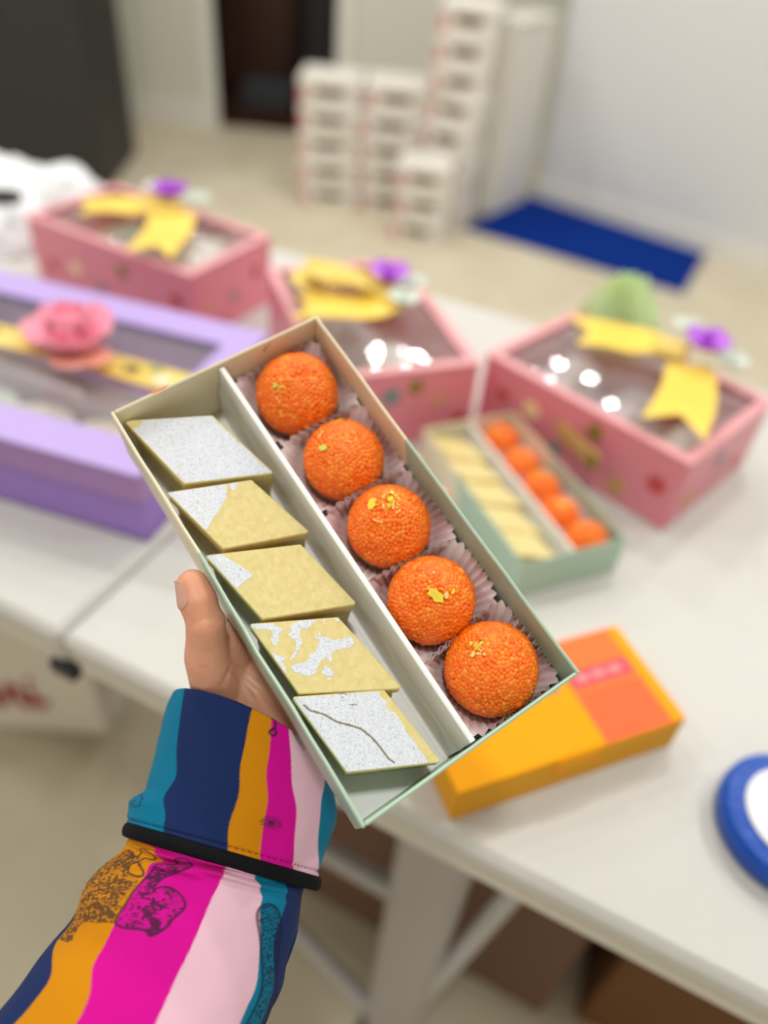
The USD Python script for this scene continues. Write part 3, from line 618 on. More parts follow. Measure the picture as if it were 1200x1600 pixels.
# ------------------------------------------------------------------ the held sweet box (box frame: x to the near end, y to the right wall, z out of the open top; rim at z = 0)
BOXM = np.array([[0.6265950699888265, 0.776640282796316, 0.06487287109228544, -0.1217636278222737],
                 [-0.6900973841446091, 0.5915934947205058, -0.41687256734060446, 0.2686636085772689],
                 [-0.3621383971114712, 0.21644169686647122, 0.9066469948083967, 1.0282880634585116], [0, 0, 0, 1.0]])
u_, _, v_ = np.linalg.svd(BOXM[:3, :3]); BOXM[:3, :3] = u_ @ v_
mmv = lambda *p: tuple(np.array(p) / 1000.0)
def in_box(x, y, z, rot=None): return BOXM @ mat4(rot, mmv(x, y, z))
BL, BW, BH, BT = .200, .1045, .0405, .0015
def sweet_box(label, M, group=None):
    t = thing('sweet_box', label, 'sweet box', M)
    def wall(x0, x1, y0, y1):
        b = span(x0, x1, y0, y1, -BH, 0, .0006)
        return b
    def wavy(m, seed, amp):
        m = m.subdivide_to_size(.016) if hasattr(m, 'subdivide_to_size') else m
        P = np.array(m.vertices); P[:, 1] += amp * (meshkit.fbm(np.stack([P[:, 0] * 40, P[:, 2] * 30, P[:, 0] * 0], -1), 3, seed) - .5); m.vertices = P; return m
    add(t, 'side_wall', wavy(wall(0, BL, 0, BT), 4, .0012), 'sweet_box_card')
    add(t, 'side_wall', wavy(wall(0, BL, BW - BT, BW), 6, .0006), 'sweet_box_card')
    add(t, 'end_wall', wall(0, BT, BT, BW - BT), 'sweet_box_card')
    add(t, 'end_wall', wall(BL - BT, BL, BT, BW - BT), 'sweet_box_card')
    add(t, 'bottom_panel', span(BT, BL - BT, BT, BW - BT, -BH, -BH + .0008), 'sweet_box_card')
    ins = add(t, 'white_insert', span(BT + .0003, BL - BT - .0003, BT + .0003, BW - BT - .0003, -BH + .0008, -BH + .0013), 'insert_white', label='glossy white card liner')
    # folded divider: two sheets meeting in a rounded ridge, with a glued flange on either side
    m = 1e-3
    zb = -BH + .0013
    def q(y, z): return (y * m, z * m)
    Z = zb * 1000
    left = [q(51.0, -3.2), q(51.3, -2.6), q(52.0, -2.3), q(52.9, -2.3), q(53.5, -2.6), q(53.8, -3.2), q(54.0, -20), q(54.4, Z + .05), q(53.9, Z + .05), q(53.5, -20), q(53.3, -3.4), q(52.8, -2.9), q(52.0, -2.9), q(51.5, -3.4),
            q(51.2, -16), q(49.6, -19), q(49.2, Z + .05), q(46.4, Z + .05), q(46.4, Z + .5), q(48.7, Z + .5), q(49.1, -18.6), q(50.7, -15.6)]
    add(ins, 'divider', profile_x(left, .0022, BL - .0024), 'insert_white', smooth=40, label='folded white divider')
    return t
BOX1 = sweet_box('open cream and sage green sweet box held up in the hand', BOXM)
# pencil tick and orange printed fleck on the end wall
add(BOX1, 'pen_tick', tube([mmv(BT * 1000 + .05, 75.6, -2.6), mmv(BT * 1000 + .05, 74.4, -7.0), mmv(BT * 1000 + .05, 78.2, -2.4)], .00012, 5), 'stitch_dark')
add(BOX1, 'orange_print', extrude(Polygon([(0, 18e-3), (.0009, 20e-3), (.0010, 25e-3), (0, 28e-3)]), .0001, .0000), 'carton_orange')

# --- cashew diamonds
QUADS = [[(0.9, 3.4), (18.1, 38.3), (57.6, 47.4), (42.1, 11.2)], [(41.5, 2.9), (54.9, 37.1), (89.5, 46.1), (76.9, 10.9)], [(75.2, 3.0), (91.9, 39.8), (126.9, 46.0), (111.8, 9.5)],
         [(110.2, 3.8), (127.2, 36.2), (166.1, 42.5), (145.4, 6.4)], [(144.4, 3.2), (162.1, 35.8), (197.5, 39.2), (180.5, 6.2)]]
LEAF = {
 0: [[(4.5, 11.6), (7.2, 18.6), (9.8, 24.1), (13.6, 31.0), (17.8, 37.7), (23.3, 38.5), (30.9, 40.2), (36.7, 41.8), (41.6, 43.3), (46.5, 44.0), (50.1, 44.7), (52.8, 45.9), (55.2, 45.9), (57.2, 46.7), (55.5, 41.5), (51.7, 33.3), (48.2, 25.1), (45.6, 19.1), (42.0, 12.3), (36.5, 10.7), (26.6, 8.5), (18.1, 6.9), (12.3, 5.9), (7.7, 4.8), (6.9, 6.0), (7.8, 7.8)]],
 1: [[(41.9, 3.2), (42.2, 5.3), (45.4, 13.9), (50.4, 27.2), (52.9, 26.4), (54.4, 25.0), (56.5, 24.2), (59.2, 20.3), (62.2, 15.3), (66.0, 9.0), (61.4, 7.7), (53.1, 5.8), (47.3, 4.3)], [(50.5, 28.2), (52.5, 32.6), (54.2, 30.6), (56.2, 27.8), (54.6, 27.3), (52.2, 27.8)]],
 2: [[(75.6, 3.8), (77.9, 9.4), (80.6, 10.5), (87.6, 13.6), (93.3, 16.1), (93.9, 14.6), (93.9, 12.1), (94.3, 9.8), (95.2, 7.3), (89.8, 6.1), (83.0, 5.0), (77.6, 3.8)]],
 3: [[(110.8, 4.2), (112.4, 7.7), (115.0, 12.4), (116.7, 12.8), (118.5, 13.9), (120.1, 14.7), (120.1, 12.9), (121.9, 11.2), (124.2, 9.1), (123.1, 8.0), (120.8, 8.3), (119.7, 10.0), (117.8, 10.4), (116.1, 9.0), (114.7, 6.4), (113.3, 4.6), (112.0, 4.3)],
     [(119.6, 20.2), (121.0, 24.3), (123.1, 28.4), (123.8, 27.6), (124.4, 25.1), (124.8, 22.7), (123.3, 21.5), (123.9, 20.1), (125.9, 18.7), (128.0, 18.5), (129.6, 16.6), (131.3, 14.2), (132.1, 12.0), (132.2, 10.2), (131.2, 11.1), (130.1, 13.9), (128.3, 15.6), (125.9, 16.4), (123.6, 15.0), (122.5, 15.0), (122.2, 16.9), (120.0, 17.5)],
     [(131.2, 24.8), (129.3, 23.5), (128.9, 24.1), (130.3, 25.7), (131.6, 27.7), (133.9, 29.1), (135.9, 32.2), (136.3, 35.2), (137.5, 36.5), (139.7, 35.9), (140.7, 33.4), (139.1, 30.9), (138.5, 27.7), (138.7, 25.8), (141.4, 24.4), (141.0, 23.3), (139.3, 23.3), (138.7, 21.9), (139.3, 19.4), (141.7, 16.5), (142.0, 14.3), (140.2, 11.9), (137.0, 9.7), (134.8, 9.0), (134.4, 10.6), (134.9, 13.1), (135.9, 15.2), (135.7, 17.1), (134.3, 18.3), (134.6, 20.9), (132.8, 22.7)],
     [(141.3, 20.9), (144.2, 22.7), (146.4, 22.3), (145.8, 20.2), (143.5, 18.2), (142.5, 18.8)], [(125.1, 5.5), (128.4, 7.9), (130.6, 9.7), (130.6, 7.4), (133.8, 7.5), (135.9, 6.4), (134.5, 5.7), (131.2, 5.6), (128.7, 5.2), (126.2, 5.0)],
     [(145.4, 19.1), (147.2, 20.8), (147.6, 19.8), (146.6, 18.7)], [(126.7, 35.1), (127.9, 36.2), (129.1, 35.4), (128.0, 34.3)], [(124.9, 29.9), (125.4, 31.2), (126.9, 29.6)], [(128.4, 26.1), (129.5, 26.8), (129.7, 25.7)]],
 4: [[(144.8, 3.8), (149.2, 13.4), (155.2, 23.5), (160.6, 33.0), (163.0, 33.0), (166.7, 34.1), (168.5, 32.4), (171.7, 34.3), (175.8, 34.6), (180.3, 34.0), (183.5, 34.4), (186.4, 34.5), (190.4, 34.8), (195.3, 35.1), (190.2, 24.8), (184.4, 13.9), (180.3, 6.7), (171.6, 5.2), (162.5, 4.4), (153.6, 3.8)]]}
CRACK = [(150.0, 5.9), (153.1, 6.9), (157.4, 10.6), (162.5, 13.3), (166.3, 16.8), (169.5, 19.6), (174.5, 21.4), (179.3, 22.2), (184.7, 22.5), (187.3, 23.6)]
SLITS = {0: [[(17.3, 17.1), (20.2, 17.0), (24.0, 16.2)], [(32.3, 12.1), (32.9, 13.7), (33.2, 15.0)], [(8.6, 14.1), (10.1, 14.4)]], 1: [[(53.1, 7.1), (52.8, 9.5), (51.8, 13.1)]]}
TOPZ, TK = -9.0, 7.45
def bevelled(poly, z0, z1, b):
    """convex bevelled slab in mm"""
    P = poly.buffer(-1.0, join_style=1).buffer(1.0, join_style=1, quad_segs=4)
    inn = P.buffer(-b, quad_segs=4)
    o = np.array(P.exterior.coords)[:-1]; i = np.array(inn.exterior.coords)[:-1]
    pts = np.vstack([np.c_[i, np.full(len(i), z0)], np.c_[o, np.full(len(o), z0 + b)], np.c_[o, np.full(len(o), z1 - b)], np.c_[i, np.full(len(i), z1)]])
    return trimesh.convex.convex_hull(pts)
def ragged(poly, amp, seed, step=.45):
    r_ = np.random.default_rng(seed)
    def one(g):
        L_ = g.exterior.length; n = max(12, int(L_ / step)); pp = [g.exterior.interpolate(k * L_ / n) for k in range(n)]
        return Polygon([(p.x + r_.normal(0, amp), p.y + r_.normal(0, amp)) for p in pp], ).buffer(0)
    return unary_union([one(g) for g in getattr(poly, 'geoms', [poly])])
TOPDESC = ['fully silvered far-end piece', 'half-silvered piece second from the far end', 'nearly bare middle piece', 'patchily silvered piece second from the near end', 'cracked silvered near-end piece']
TOPLAB = ['diamond cashew sweet fully covered in silver leaf at the far end of the held box',
          'diamond cashew sweet, silver one side and bare yellow the other, second from far end',
          'middle diamond cashew sweet, bare yellow with a small silver tip',
          'diamond cashew sweet with scattered torn silver patches, second from the near end',
          'silver-covered diamond cashew sweet with a long dark crack, nearest in the held box']
PIECE = {}
for k, qd in enumerate(QUADS):
    c = np.mean(qd, axis=0); poly = Polygon([(x - c[0], y - c[1]) for x, y in qd])
    for layer in range(4):            # 0 = top
        z0 = TOPZ - TK * (layer + 1)
        r_ = np.random.default_rng(100 + 10 * k + layer)
        P2 = poly
        if layer:
            P2 = poly.buffer(-.7, join_style=2)
        lab = TOPLAB[k] if layer == 0 else 'plain diamond sweet, %s layer under the %s' % (('second', 'third', 'bottom')[layer - 1], TOPDESC[k])
        off = (r_.uniform(-.5, .5), r_.uniform(-.5, .5) + (1.0 if layer == 1 else .4)) if layer else (0, 0)
        t = thing('cashew_sweet', lab, 'sweet', in_box(c[0] + off[0], c[1] + off[1], z0), group='lower cashew sweets in the held box' if layer else 'top cashew sweets in the held box')
        b = bevelled(P2, 0.0, TK - .06, .45); b.apply_scale(.001)
        add(t, 'paste_slab', b, 'cashew_paste', smooth=25)
        PIECE[(k, layer)] = (t, c, z0)
        if layer == 0:
            inner = poly.buffer(-.5)
            for j, lf in enumerate(LEAF[k]):
                lp = Polygon([(x - c[0], y - c[1]) for x, y in lf]).buffer(0)
                lp = ragged(lp, .13, 500 + 20 * k + j).intersection(inner)
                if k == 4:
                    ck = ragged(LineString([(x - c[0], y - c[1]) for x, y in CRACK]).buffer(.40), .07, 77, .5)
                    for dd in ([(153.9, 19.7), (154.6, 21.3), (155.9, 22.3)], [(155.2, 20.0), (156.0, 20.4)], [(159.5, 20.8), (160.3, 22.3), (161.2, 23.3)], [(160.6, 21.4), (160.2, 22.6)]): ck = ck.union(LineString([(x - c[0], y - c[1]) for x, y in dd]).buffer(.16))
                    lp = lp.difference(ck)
                    e = extrude(ck.buffer(-.02), .05, TK - .07); e.apply_scale(.001)  # flat dark strip: the shade inside the crack, painted as colour
                    add(t, 'crack', e, 'crack_shade', smooth=False, label='dark strip painted as shade in the long crack of the silver')
                for cr in SLITS.get(k, []): lp = lp.difference(LineString([(x - c[0], y - c[1]) for x, y in cr]).buffer(.11))
                if lp.is_empty: continue
                e = extrude(lp, .10, TK - .07); e.apply_scale(.001)
                add(t, 'silver_leaf', e, 'silver_leaf', smooth=False, label='torn silver leaf')

# --- laddus and pleated cups
LAD = [(22.6, 79.9, 19.7), (63.4, 80.4, 18.9), (101.8, 80.0, 19.0), (140.1, 76.4, 19.3), (178.2, 80.6, 20.0)]
FLOORZ = -BH * 1000 + 1.3
def laddu_mesh(R, seed, pr):
    r_ = np.random.default_rng(seed)
    m = trimesh.creation.icosphere(7, 1.0); V = np.array(m.vertices)
    n = int(4 * math.pi * R * R / (2.5 * pr * pr))
    C = r_.normal(0, 1, (n, 3)); C /= np.linalg.norm(C, axis=1, keepdims=True)
    for _ in range(9):              # push neighbours apart into an even, patternless packing
        tr = cKDTree(C); d, ix = tr.query(C, k=7); dv = C[:, None] - C[ix[:, 1:]]; dl = d[:, 1:, None] + 1e-9
        C = C + .25 * (dv / dl * np.maximum(1.9 * pr / R - dl, 0)).sum(1); C /= np.linalg.norm(C, axis=1, keepdims=True)
    rad = pr * r_.uniform(.92, 1.2, n); rad[r_.random(n) < .015] *= 1.45
    lift = r_.uniform(-.16, .14, n)
    tr = cKDTree(C * R); d, ix = tr.query(V * R, k=4)
    h = np.sqrt(np.maximum(rad[ix] ** 2 - d ** 2, 0)) * .9 + lift[ix] * (d < rad[ix])
    best = h.max(1); arg = ix[np.arange(len(V)), h.argmax(1)]
    low = meshkit.fbm(V * 1.7 + seed, 3, seed) - .5
    rr = R - pr * .95 + best + .8 * low
    hue = r_.random(n) * .8 + .2 * r_.random(n)
    a, b_, c_ = np.array(s(246, 106, 4)), np.array(s(251, 120, 10)), np.array(s(255, 152, 40))
    hu = hue[arg][:, None]
    col = np.where(hu < .6, a + (b_ - a) * (hu / .6), b_ + (c_ - b_) * ((hu - .6) / .4))
    m.vertices = V * rr[:, None] * .001
    return m, col
def cup_mesh(k, seed):
    x, y, R = LAD[k]; r_ = np.random.default_rng(seed)
    nt, nh = 420, 22
    th = np.linspace(0, 2 * np.pi, nt, endpoint=False)
    # rim limited by the walls, divider and neighbouring cups
    lim = np.full(nt, 60.0)
    def plane(nx, ny, dist):
        dd = nx * np.cos(th) + ny * np.sin(th)
        return np.where(dd > 1e-3, dist / np.maximum(dd, 1e-3), 99)
    lim = np.minimum(lim, plane(0, 1, 102.7 - y)); lim = np.minimum(lim, plane(0, -1, y - 54.6)); lim = np.minimum(lim, plane(-1, 0, x - 2.2)); lim = np.minimum(lim, plane(1, 0, 198.0 - x))
    for j in (k - 1, k + 1):
        if 0 <= j < 5:
            v = np.array(LAD[j][:2]) - np.array([x, y]); D = np.linalg.norm(v); v /= D
            lim = np.minimum(lim, plane(v[0], v[1], D / 2 + .5))
    npl = 40; ple = np.abs(((th * npl / (2 * np.pi)) % 1) * 2 - 1) * 2 - 1
    lowf = np.interp(th, np.linspace(0, 2 * np.pi, 13), np.r_[r_.uniform(-1, 1, 12), 0][[*range(12), 0]])
    hs = np.linspace(0, 1, nh); P = []
    for h in hs:
        if h < .15: rad = 14.2 * (h / .15) * np.ones(nt); z = 0.25 + 0 * th
        else:
            g = (h - .15) / .85
            rad = 14.2 + 5.4 * min(1, g * 2.2) ** .8 + (9.5 + 1.0 * lowf) * g ** 2.0; z = .25 + (23.0 + 1.8 * lowf) * g ** .85
            rad = -1.2 * np.log(np.exp(-rad / 1.2) + np.exp(-lim / 1.2))
            rad = rad + ple * (.25 + .75 * g) * 1.15
            rad = np.minimum(rad, lim + .7)
            z = z + ple * .0 - (.35 * np.abs(ple) if h == 1 else 0)
        P.append(np.stack([rad * np.cos(th), rad * np.sin(th), z], 1))
    P = np.array(P)
    f = grid_faces(nh, nt, wrap_v=True)
    v = P.reshape(-1, 3) * .001
    pk = meshkit.fbm(np.stack([np.cos(th) * 2.2, np.sin(th) * 2.2, 0 * th + seed], -1), 3, seed)
    amt = np.clip((pk - .35) * 2.2, 0, 1)[None, :] * .5 + .5 * np.clip(-ple, 0, 1)[None, :] * np.clip((pk - .2) * 1.8, 0, 1)[None]
    amt = np.broadcast_to(np.clip(amt * (.85 if k == 4 else 1.0), 0, 1), (nh, nt))[..., None]
    c0, c1 = np.array(s(255, 253, 253)), np.array(s(255, 214, 222))
    col = (c0 + (c1 - c0) * amt).reshape(-1, 3)
    # closed thin sheet
    n_in = trimesh.Trimesh(v, f, process=False)
    vn = np.array(n_in.vertex_normals)
    v2 = v + vn * .00012
    N = len(v); rim = (nh - 1) * nt + np.arange(nt); nx = (nh - 1) * nt + (np.arange(nt) + 1) % nt
    q = np.vstack([np.stack([rim, rim + N, nx + N], 1), np.stack([rim, nx + N, nx], 1)])
    m = trimesh.Trimesh(np.vstack([v, v2]), np.vstack([f[:, ::-1], f + N, q]), process=False)
    return m, np.vstack([col, col])
def flake(n, R, shape, rot, size, seed):
    """small nut chip lying on the ball along normal n"""
    r_ = np.random.default_rng(seed)
    n = np.array(n, float); n /= np.linalg.norm(n)
    a = np.cross(n, [1.0, 0, 0]); a /= np.linalg.norm(a); b = np.cross(n, a)
    if shape == 'sliver': m = box(size, size * .16, .35, (0, 0, 0), .08)
    elif shape == 'crumb': m = trimesh.convex.convex_hull(r_.normal(0, 1, (10, 3)) * np.array([.5, .4, .25]) * size)
    else:
        ang = np.linspace(0, 2 * np.pi, 15)[:-1]
        pl = Polygon([((1 + .18 * r_.normal()) * size * .5 * math.cos(q), (1 + .18 * r_.normal()) * size * .30 * math.sin(q)) for q in ang]).buffer(0)
        m = extrude(pl, .45, -.1)
    M = mat4(np.stack([a, b, n], 1) @ rotz(rot), n * (R + .25)); m = m.copy(); m.apply_transform(M); m.apply_scale(.001)
    return m
FLK = [
 [('sliver', (.28, -.67, .69), 1.5, 3.6, 'nut_cream'), ('sliver', (.50, -.73, .47), .5, 3.2, 'nut_cream'), ('flake', (-.01, -.57, .82), .3, 2.6, 'nut_green'), ('sliver', (.10, -.55, .82), .9, 2.6, 'nut_cream'), ('flake', (.29, .76, .59), .4, 1.9, 'nut_yellow')],
 [('flake', (-.19, -.51, .84), 2.3, 4.2, 'nut_green'), ('sliver', (-.54, -.35, .76), .6, 4.4, 'nut_cream'), ('sliver', (.04, .04, 1.0), 2.3, 2.8, 'nut_cream'), ('flake', (-.74, .35, .6), .2, 2.6, 'nut_yellow'), ('sliver', (-.67, .25, .7), 1.9, 3.0, 'nut_yellow')],
 [('flake', (-.41, -.31, .86), .9, 6.0, 'nut_yellow'), ('sliver', (-.42, .03, .91), .4, 3.4, 'nut_cream'), ('flake', (-.26, .09, .96), .4, 3.2, 'nut_yellow'), ('sliver', (-.10, .05, .98), .9, 4.4, 'nut_cream'), ('flake', (-.4, .23, .89), 1.2, 2.6, 'nut_green'), ('sliver', (.02, -.43, .90), 2.2, 4.4, 'nut_cream'), ('sliver', (.09, .05, .99), .2, 3.0, 'nut_cream')],
 [('flake', (.12, -.17, .98), 2.0, 7.6, 'nut_yellow'), ('flake', (.24, .03, .97), .9, 3.2, 'nut_cream'), ('flake', (.25, .21, .95), .4, 2.6, 'nut_yellow'), ('sliver', (-.1, -.2, .97), .3, 2.4, 'nut_cream')],
 [('sliver', (-.48, -.28, .83), 1.2, 3.0, 'nut_yellow'), ('flake', (-.38, -.41, .83), .6, 2.4, 'nut_cream'), ('sliver', (-.35, -.23, .91), .3, 2.2, 'nut_cream'), ('flake', (-.58, -.29, .76), .6, 1.8, 'nut_green')]]
CRUMB = [((-.02, -.57, .82), 14, .16), ((-.72, .38, .6), 12, .16), ((-.15, .08, .98), 46, .26), ((.15, -.05, .98), 8, .25), ((-.48, -.25, .84), 40, .17)]
LADNAME = ['farthest', 'second from the far end', 'middle', 'second from the near end', 'nearest']
LADX = ['with pale slivers on its left', 'with one green pistachio chip', 'topped with a heap of yellow nut crumbs', 'with one large yellow nut flake', 'with a small dab of nut crumbs']
LADS, CUPS = [], []
for k, (x, y, R) in enumerate(LAD):
    cz = FLOORZ + .5
    t = thing('paper_cup', 'pink and white pleated paper cup around the %s orange sweet in the held box' % ('far-end', 'second', 'middle', 'fourth', 'near-end')[k], 'paper cup', in_box(x, y, FLOORZ + .02), group='paper cups in the held box')
    m, col = cup_mesh(k, 40 + k); add(t, 'pleated_paper', m, 'cup_paper', col=col); CUPS.append(t)
    t = thing('laddu', 'round orange laddu %s, %s in the held box' % (LADX[k], LADNAME[k].replace(' from the far end', ' from top').replace(' from the near end', ' from bottom')), 'sweet', in_box(x, y, cz + R), group='laddus in the held box')
    m, col = laddu_mesh(R, 60 + k, (1.3, 1.25, 1.18, 1.16, 1.14)[k]); add(t, 'boondi_ball', m, 'laddu_orange', col=col)
    for j, (sh, n, rot, sz, mt) in enumerate(FLK[k]): add(t, 'nut_flake', flake(n, R - .1, sh, rot, sz, 900 + 10 * k + j), mt, smooth=False)
    r_ = np.random.default_rng(k); cs_ = {'nut_yellow': [], 'nut_cream': [], 'nut_brown': []}
    n0, cnt, sp = CRUMB[k]
    for j in range(cnt):
        n = np.array(n0) + r_.normal(0, sp * .6, 3); mt = r_.choice(['nut_yellow', 'nut_cream', 'nut_brown'], p=[.6, .33, .07])
        cs_[mt].append(flake(n, R - .05, 'crumb', r_.uniform(0, 6), r_.uniform(.35, 1.0), 3000 + 100 * k + j))
    for mt, ls in cs_.items():
        if ls: add(t, 'nut_crumbs', cat(*ls), mt, smooth=False, kind='stuff')
    LADS.append(t)

# --- the second, smaller-looking box of the same sweets, open on the table
s2psi = .857; e1, e2 = np.array([math.cos(s2psi), math.sin(s2psi)]), np.array([-math.sin(s2psi), math.cos(s2psi)])
bl = np.array([.001, .540]) - BW * e1 + BL * e2
B2 = tm(bl[0], bl[1], BH + .0005, s2psi - math.pi / 2)
sweet_box('open cream and green sweet box on the table before the right pink tray', B2)
for k, (x, y, R) in enumerate(LAD):
    dup(CUPS[k], B2 @ mat4(None, mmv(x, y, FLOORZ + .02)), 'pleated paper cup around the %s orange sweet in the box on the table' % ('far-end', 'second', 'middle', 'fourth', 'near-end')[k], 'paper cups in the box on the table')
    dup(LADS[k], B2 @ mat4(None, mmv(x, y, FLOORZ + .5 + R)), 'round orange laddu, %s in the box on the table' % LADNAME[k], 'laddus in the box on the table')
for k in range(5):
    for layer in range(4):
        src, c, z0 = PIECE[(k, max(layer, 1))]
        dup(src, B2 @ mat4(None, mmv(c[0], c[1], z0 if layer else TOPZ - TK)), 'plain yellow diamond sweet, %s of the %s pile in the table box' % (('top', 'second', 'third', 'bottom')[layer], ('farthest', 'second', 'middle', 'fourth', 'nearest')[k]), 'cashew sweets in the box on the table')

# ------------------------------------------------------------------ the person's hand and arm (box frame, mm)
t = thing('person', 'person in a colourful striped sleeve whose hand holds up the open sweet box', 'person', BOXM)
def sph(p, r, n=28): return Manifold.sphere(r, n).translate(tuple(map(float, p)))
def bone(a, ra, b, rb): return Manifold.batch_hull([sph(a, ra), sph(b, rb)])
parts = []
def chain(*js):
    for (a, ra), (b, rb) in zip(js, js[1:]): parts.append(bone(a, ra, b, rb))
# thumb
TIP, PAD, IP, MCP, CMC = (84.6, -7.2, -8.5), (90.5, -8.4, -10.5), (99.0, -9.9, -15.0), (107.5, -15.8, -32.0), (121.0, -18.5, -58.0)
chain((TIP, 6.7), (PAD, 8.0), ((95.5, -9.4, -13.2), 7.5), (IP, 8.1), ((103.0, -12.8, -23.5), 8.4), (MCP, 9.7), (CMC, 13.0))
# palm
KN = {'index': (70, 40, -52.5), 'middle': (87, 50, -53.0), 'ring': (103, 57, -53.0), 'little': (117, 62, -52.5)}
WL, WR = (122, -20, -63), (146, -5, -63)
for k in ('index', 'middle', 'ring', 'little'):
    base = {'index': (112, -8, -57), 'middle': (122, -3, -57.5), 'ring': (131, 3, -57.5), 'little': (140, 8, -57)}[k]
    parts.append(bone(base, 14.5, KN[k], 10.4))
for a, b in (('index', 'middle'), ('middle', 'ring'), ('ring', 'little')): parts.append(bone(KN[a], 10.2, KN[b], 10.2))
parts.append(Manifold.batch_hull([sph(WL, 14), sph(WR, 15), sph((114, -10, -57), 14), sph((142, 6, -57), 14)]))
parts.append(Manifold.batch_hull([sph(CMC, 13.5), sph((112, -10, -55), 13), sph((100, 8, -54.5), 12), sph(MCP, 8.5)]))
# fingers, spread under the box
chain((KN['index'], 10), ((57, 76, -50.5), 8.9), ((50, 97, -49.3), 7.9), ((47, 112, -47), 7.0))
chain((KN['middle'], 10), ((78, 89, -50.6), 9.1), ((73, 110, -49.5), 8.0), ((71, 118, -49), 7.2))
chain((KN['ring'], 9.8), ((98, 94, -50.4), 8.8), ((95, 112, -49.3), 7.8), ((94, 119, -49), 7.0))
chain((KN['little'], 9.2), ((116, 88, -49.6), 8.0), ((115, 104, -48.6), 7.2), ((114.5, 115, -48), 6.4))
# wrist and forearm
parts.append(Manifold.batch_hull([sph(WL, 14), sph(WR, 15), sph((156, -50, -70), 15), sph((180, -36, -70), 15)]))
parts.append(Manifold.batch_hull([sph((156, -50, -70), 15), sph((180, -36, -70), 15), sph((198, -112, -58), 16), sph((223, -96, -58), 16)]))
parts.append(Manifold.batch_hull([sph((198, -112, -58), 16), sph((223, -96, -58), 16), sph((221, -150, -46), 16), sph((245, -138, -46), 16)]))
hand = Manifold.batch_boolean(parts, manifold3d.OpType.Add).refine_to_length(1.5)
hm = hand.to_mesh(); hm = trimesh.Trimesh(np.array(hm.vert_properties[:, :3], float), np.array(hm.tri_verts), process=True)
trimesh.smoothing.filter_taubin(hm, lamb=.5, nu=.5 * .97, iterations=22)
P = np.array(hm.vertices); N = np.array(hm.vertex_normals)
# keep the skin clear of the box: press against its left wall and its underside
inx = (P[:, 0] > -3) & (P[:, 0] < 203)
und = inx & (P[:, 1] > .3) & (P[:, 1] < 106) & (P[:, 2] > -41.0) & (P[:, 2] < -20); P[und, 2] = -41.0
lw = inx & (P[:, 2] > -40.8) & (P[:, 1] > -.5) & (P[:, 1] < 30) & ~und; P[lw, 1] = -.5
CREASE = [([[99.1, -17.1, -11.6], [99.2, -15.9, -9.7], [99.1, -14.7, -8.5], [99.0, -13.5, -7.6], [99.4, -12.0, -7.0], [99.7, -10.5, -6.8], [100.0, -9.0, -6.9], [100.5, -7.7, -7.4], [101.0, -6.4, -8.0], [101.4, -5.1, -9.1], [101.7, -4.4, -9.9], [102.0, -3.7, -11.0], [102.2, -3.0, -12.6]], 0.5, 0.55), ([[95.1, -14.4, -6.9], [95.5, -14.3, -7.0], [95.9, -14.2, -7.1], [96.3, -14.1, -7.2]], 0.3, 0.5), ([[96.7, -15.5, -8.9], [97.0, -14.9, -8.3], [97.1, -14.4, -7.8], [97.3, -13.9, -7.4]], 0.35, 0.5), ([[98.0, -16.3, -10.1], [98.4, -15.7, -9.3], [98.7, -15.0, -8.7], [99.0, -14.3, -8.2]], 0.35, 0.5), ([[91.7, -5.7, -3.1], [93.8, -5.7, -3.9], [95.8, -5.6, -5.2], [97.7, -5.6, -6.8]], 0.18, 0.5), ([[91.4, -7.5, -2.7], [93.7, -7.2, -3.4], [95.8, -6.9, -4.7], [97.8, -6.6, -6.3]], 0.15, 0.5), ([[117.4, -10.7, -32.6], [118.1, -11.6, -32.6], [118.7, -12.5, -32.8], [119.2, -13.4, -33.0], [119.7, -14.1, -33.4], [120.2, -14.8, -34.0], [120.7, -15.5, -34.5]], 0.9, 1.1), ([[117.5, -10.5, -33.1], [118.7, -10.1, -35.7], [120.0, -9.7, -38.4], [121.3, -9.3, -41.1], [122.5, -9.0, -42.9], [124.1, -8.7, -43.6], [125.7, -8.4, -43.8], [127.6, -8.3, -44.1], [129.5, -8.2, -44.5], [131.3, -8.1, -44.8]], 0.55, 0.7), ([[116.1, -6.1, -37.3], [117.2, -5.3, -39.7], [118.4, -4.5, -42.3], [119.9, -3.8, -43.3], [121.7, -3.3, -43.1], [123.6, -2.7, -43.1], [125.4, -2.1, -43.2], [126.7, -1.8, -43.1], [127.9, -1.5, -43.1], [129.2, -1.2, -43.0]], 0.4, 0.6), ([[118.9, -10.0, -36.1], [120.0, -8.9, -39.6], [121.3, -7.9, -42.4], [123.0, -6.9, -43.2], [125.3, -6.2, -43.3], [127.6, -5.5, -43.4], [129.9, -4.8, -43.5], [131.7, -4.8, -43.8], [133.4, -4.8, -44.1], [135.2, -4.8, -44.4]], 0.45, 0.6)]
for ln, dep, wid in CREASE:
    ln = np.array(ln, float); sm = np.vstack([ln[i] + (ln[i + 1] - ln[i]) * f for i in range(len(ln) - 1) for f in np.linspace(0, 1, 12)[:, None]])
    d, _ = cKDTree(sm).query(P); P -= N * (dep * np.exp(-(d / wid) ** 2))[:, None]
hm.vertices = P
f1 = meshkit.fbm(P / 9.0, 4, 2)[:, None]; f2 = meshkit.fbm(P / 2.2, 3, 8)[:, None]
c0, c1, c2 = np.array(s(226, 176, 146)), np.array(s(230, 164, 134)), np.array(s(206, 134, 108))
col = c0 + (c1 - c0) * np.clip(f1 * 1.6 - .3, 0, 1); col = col + (c2 - col) * np.clip((f2 - .55) * 1.2, 0, .35)
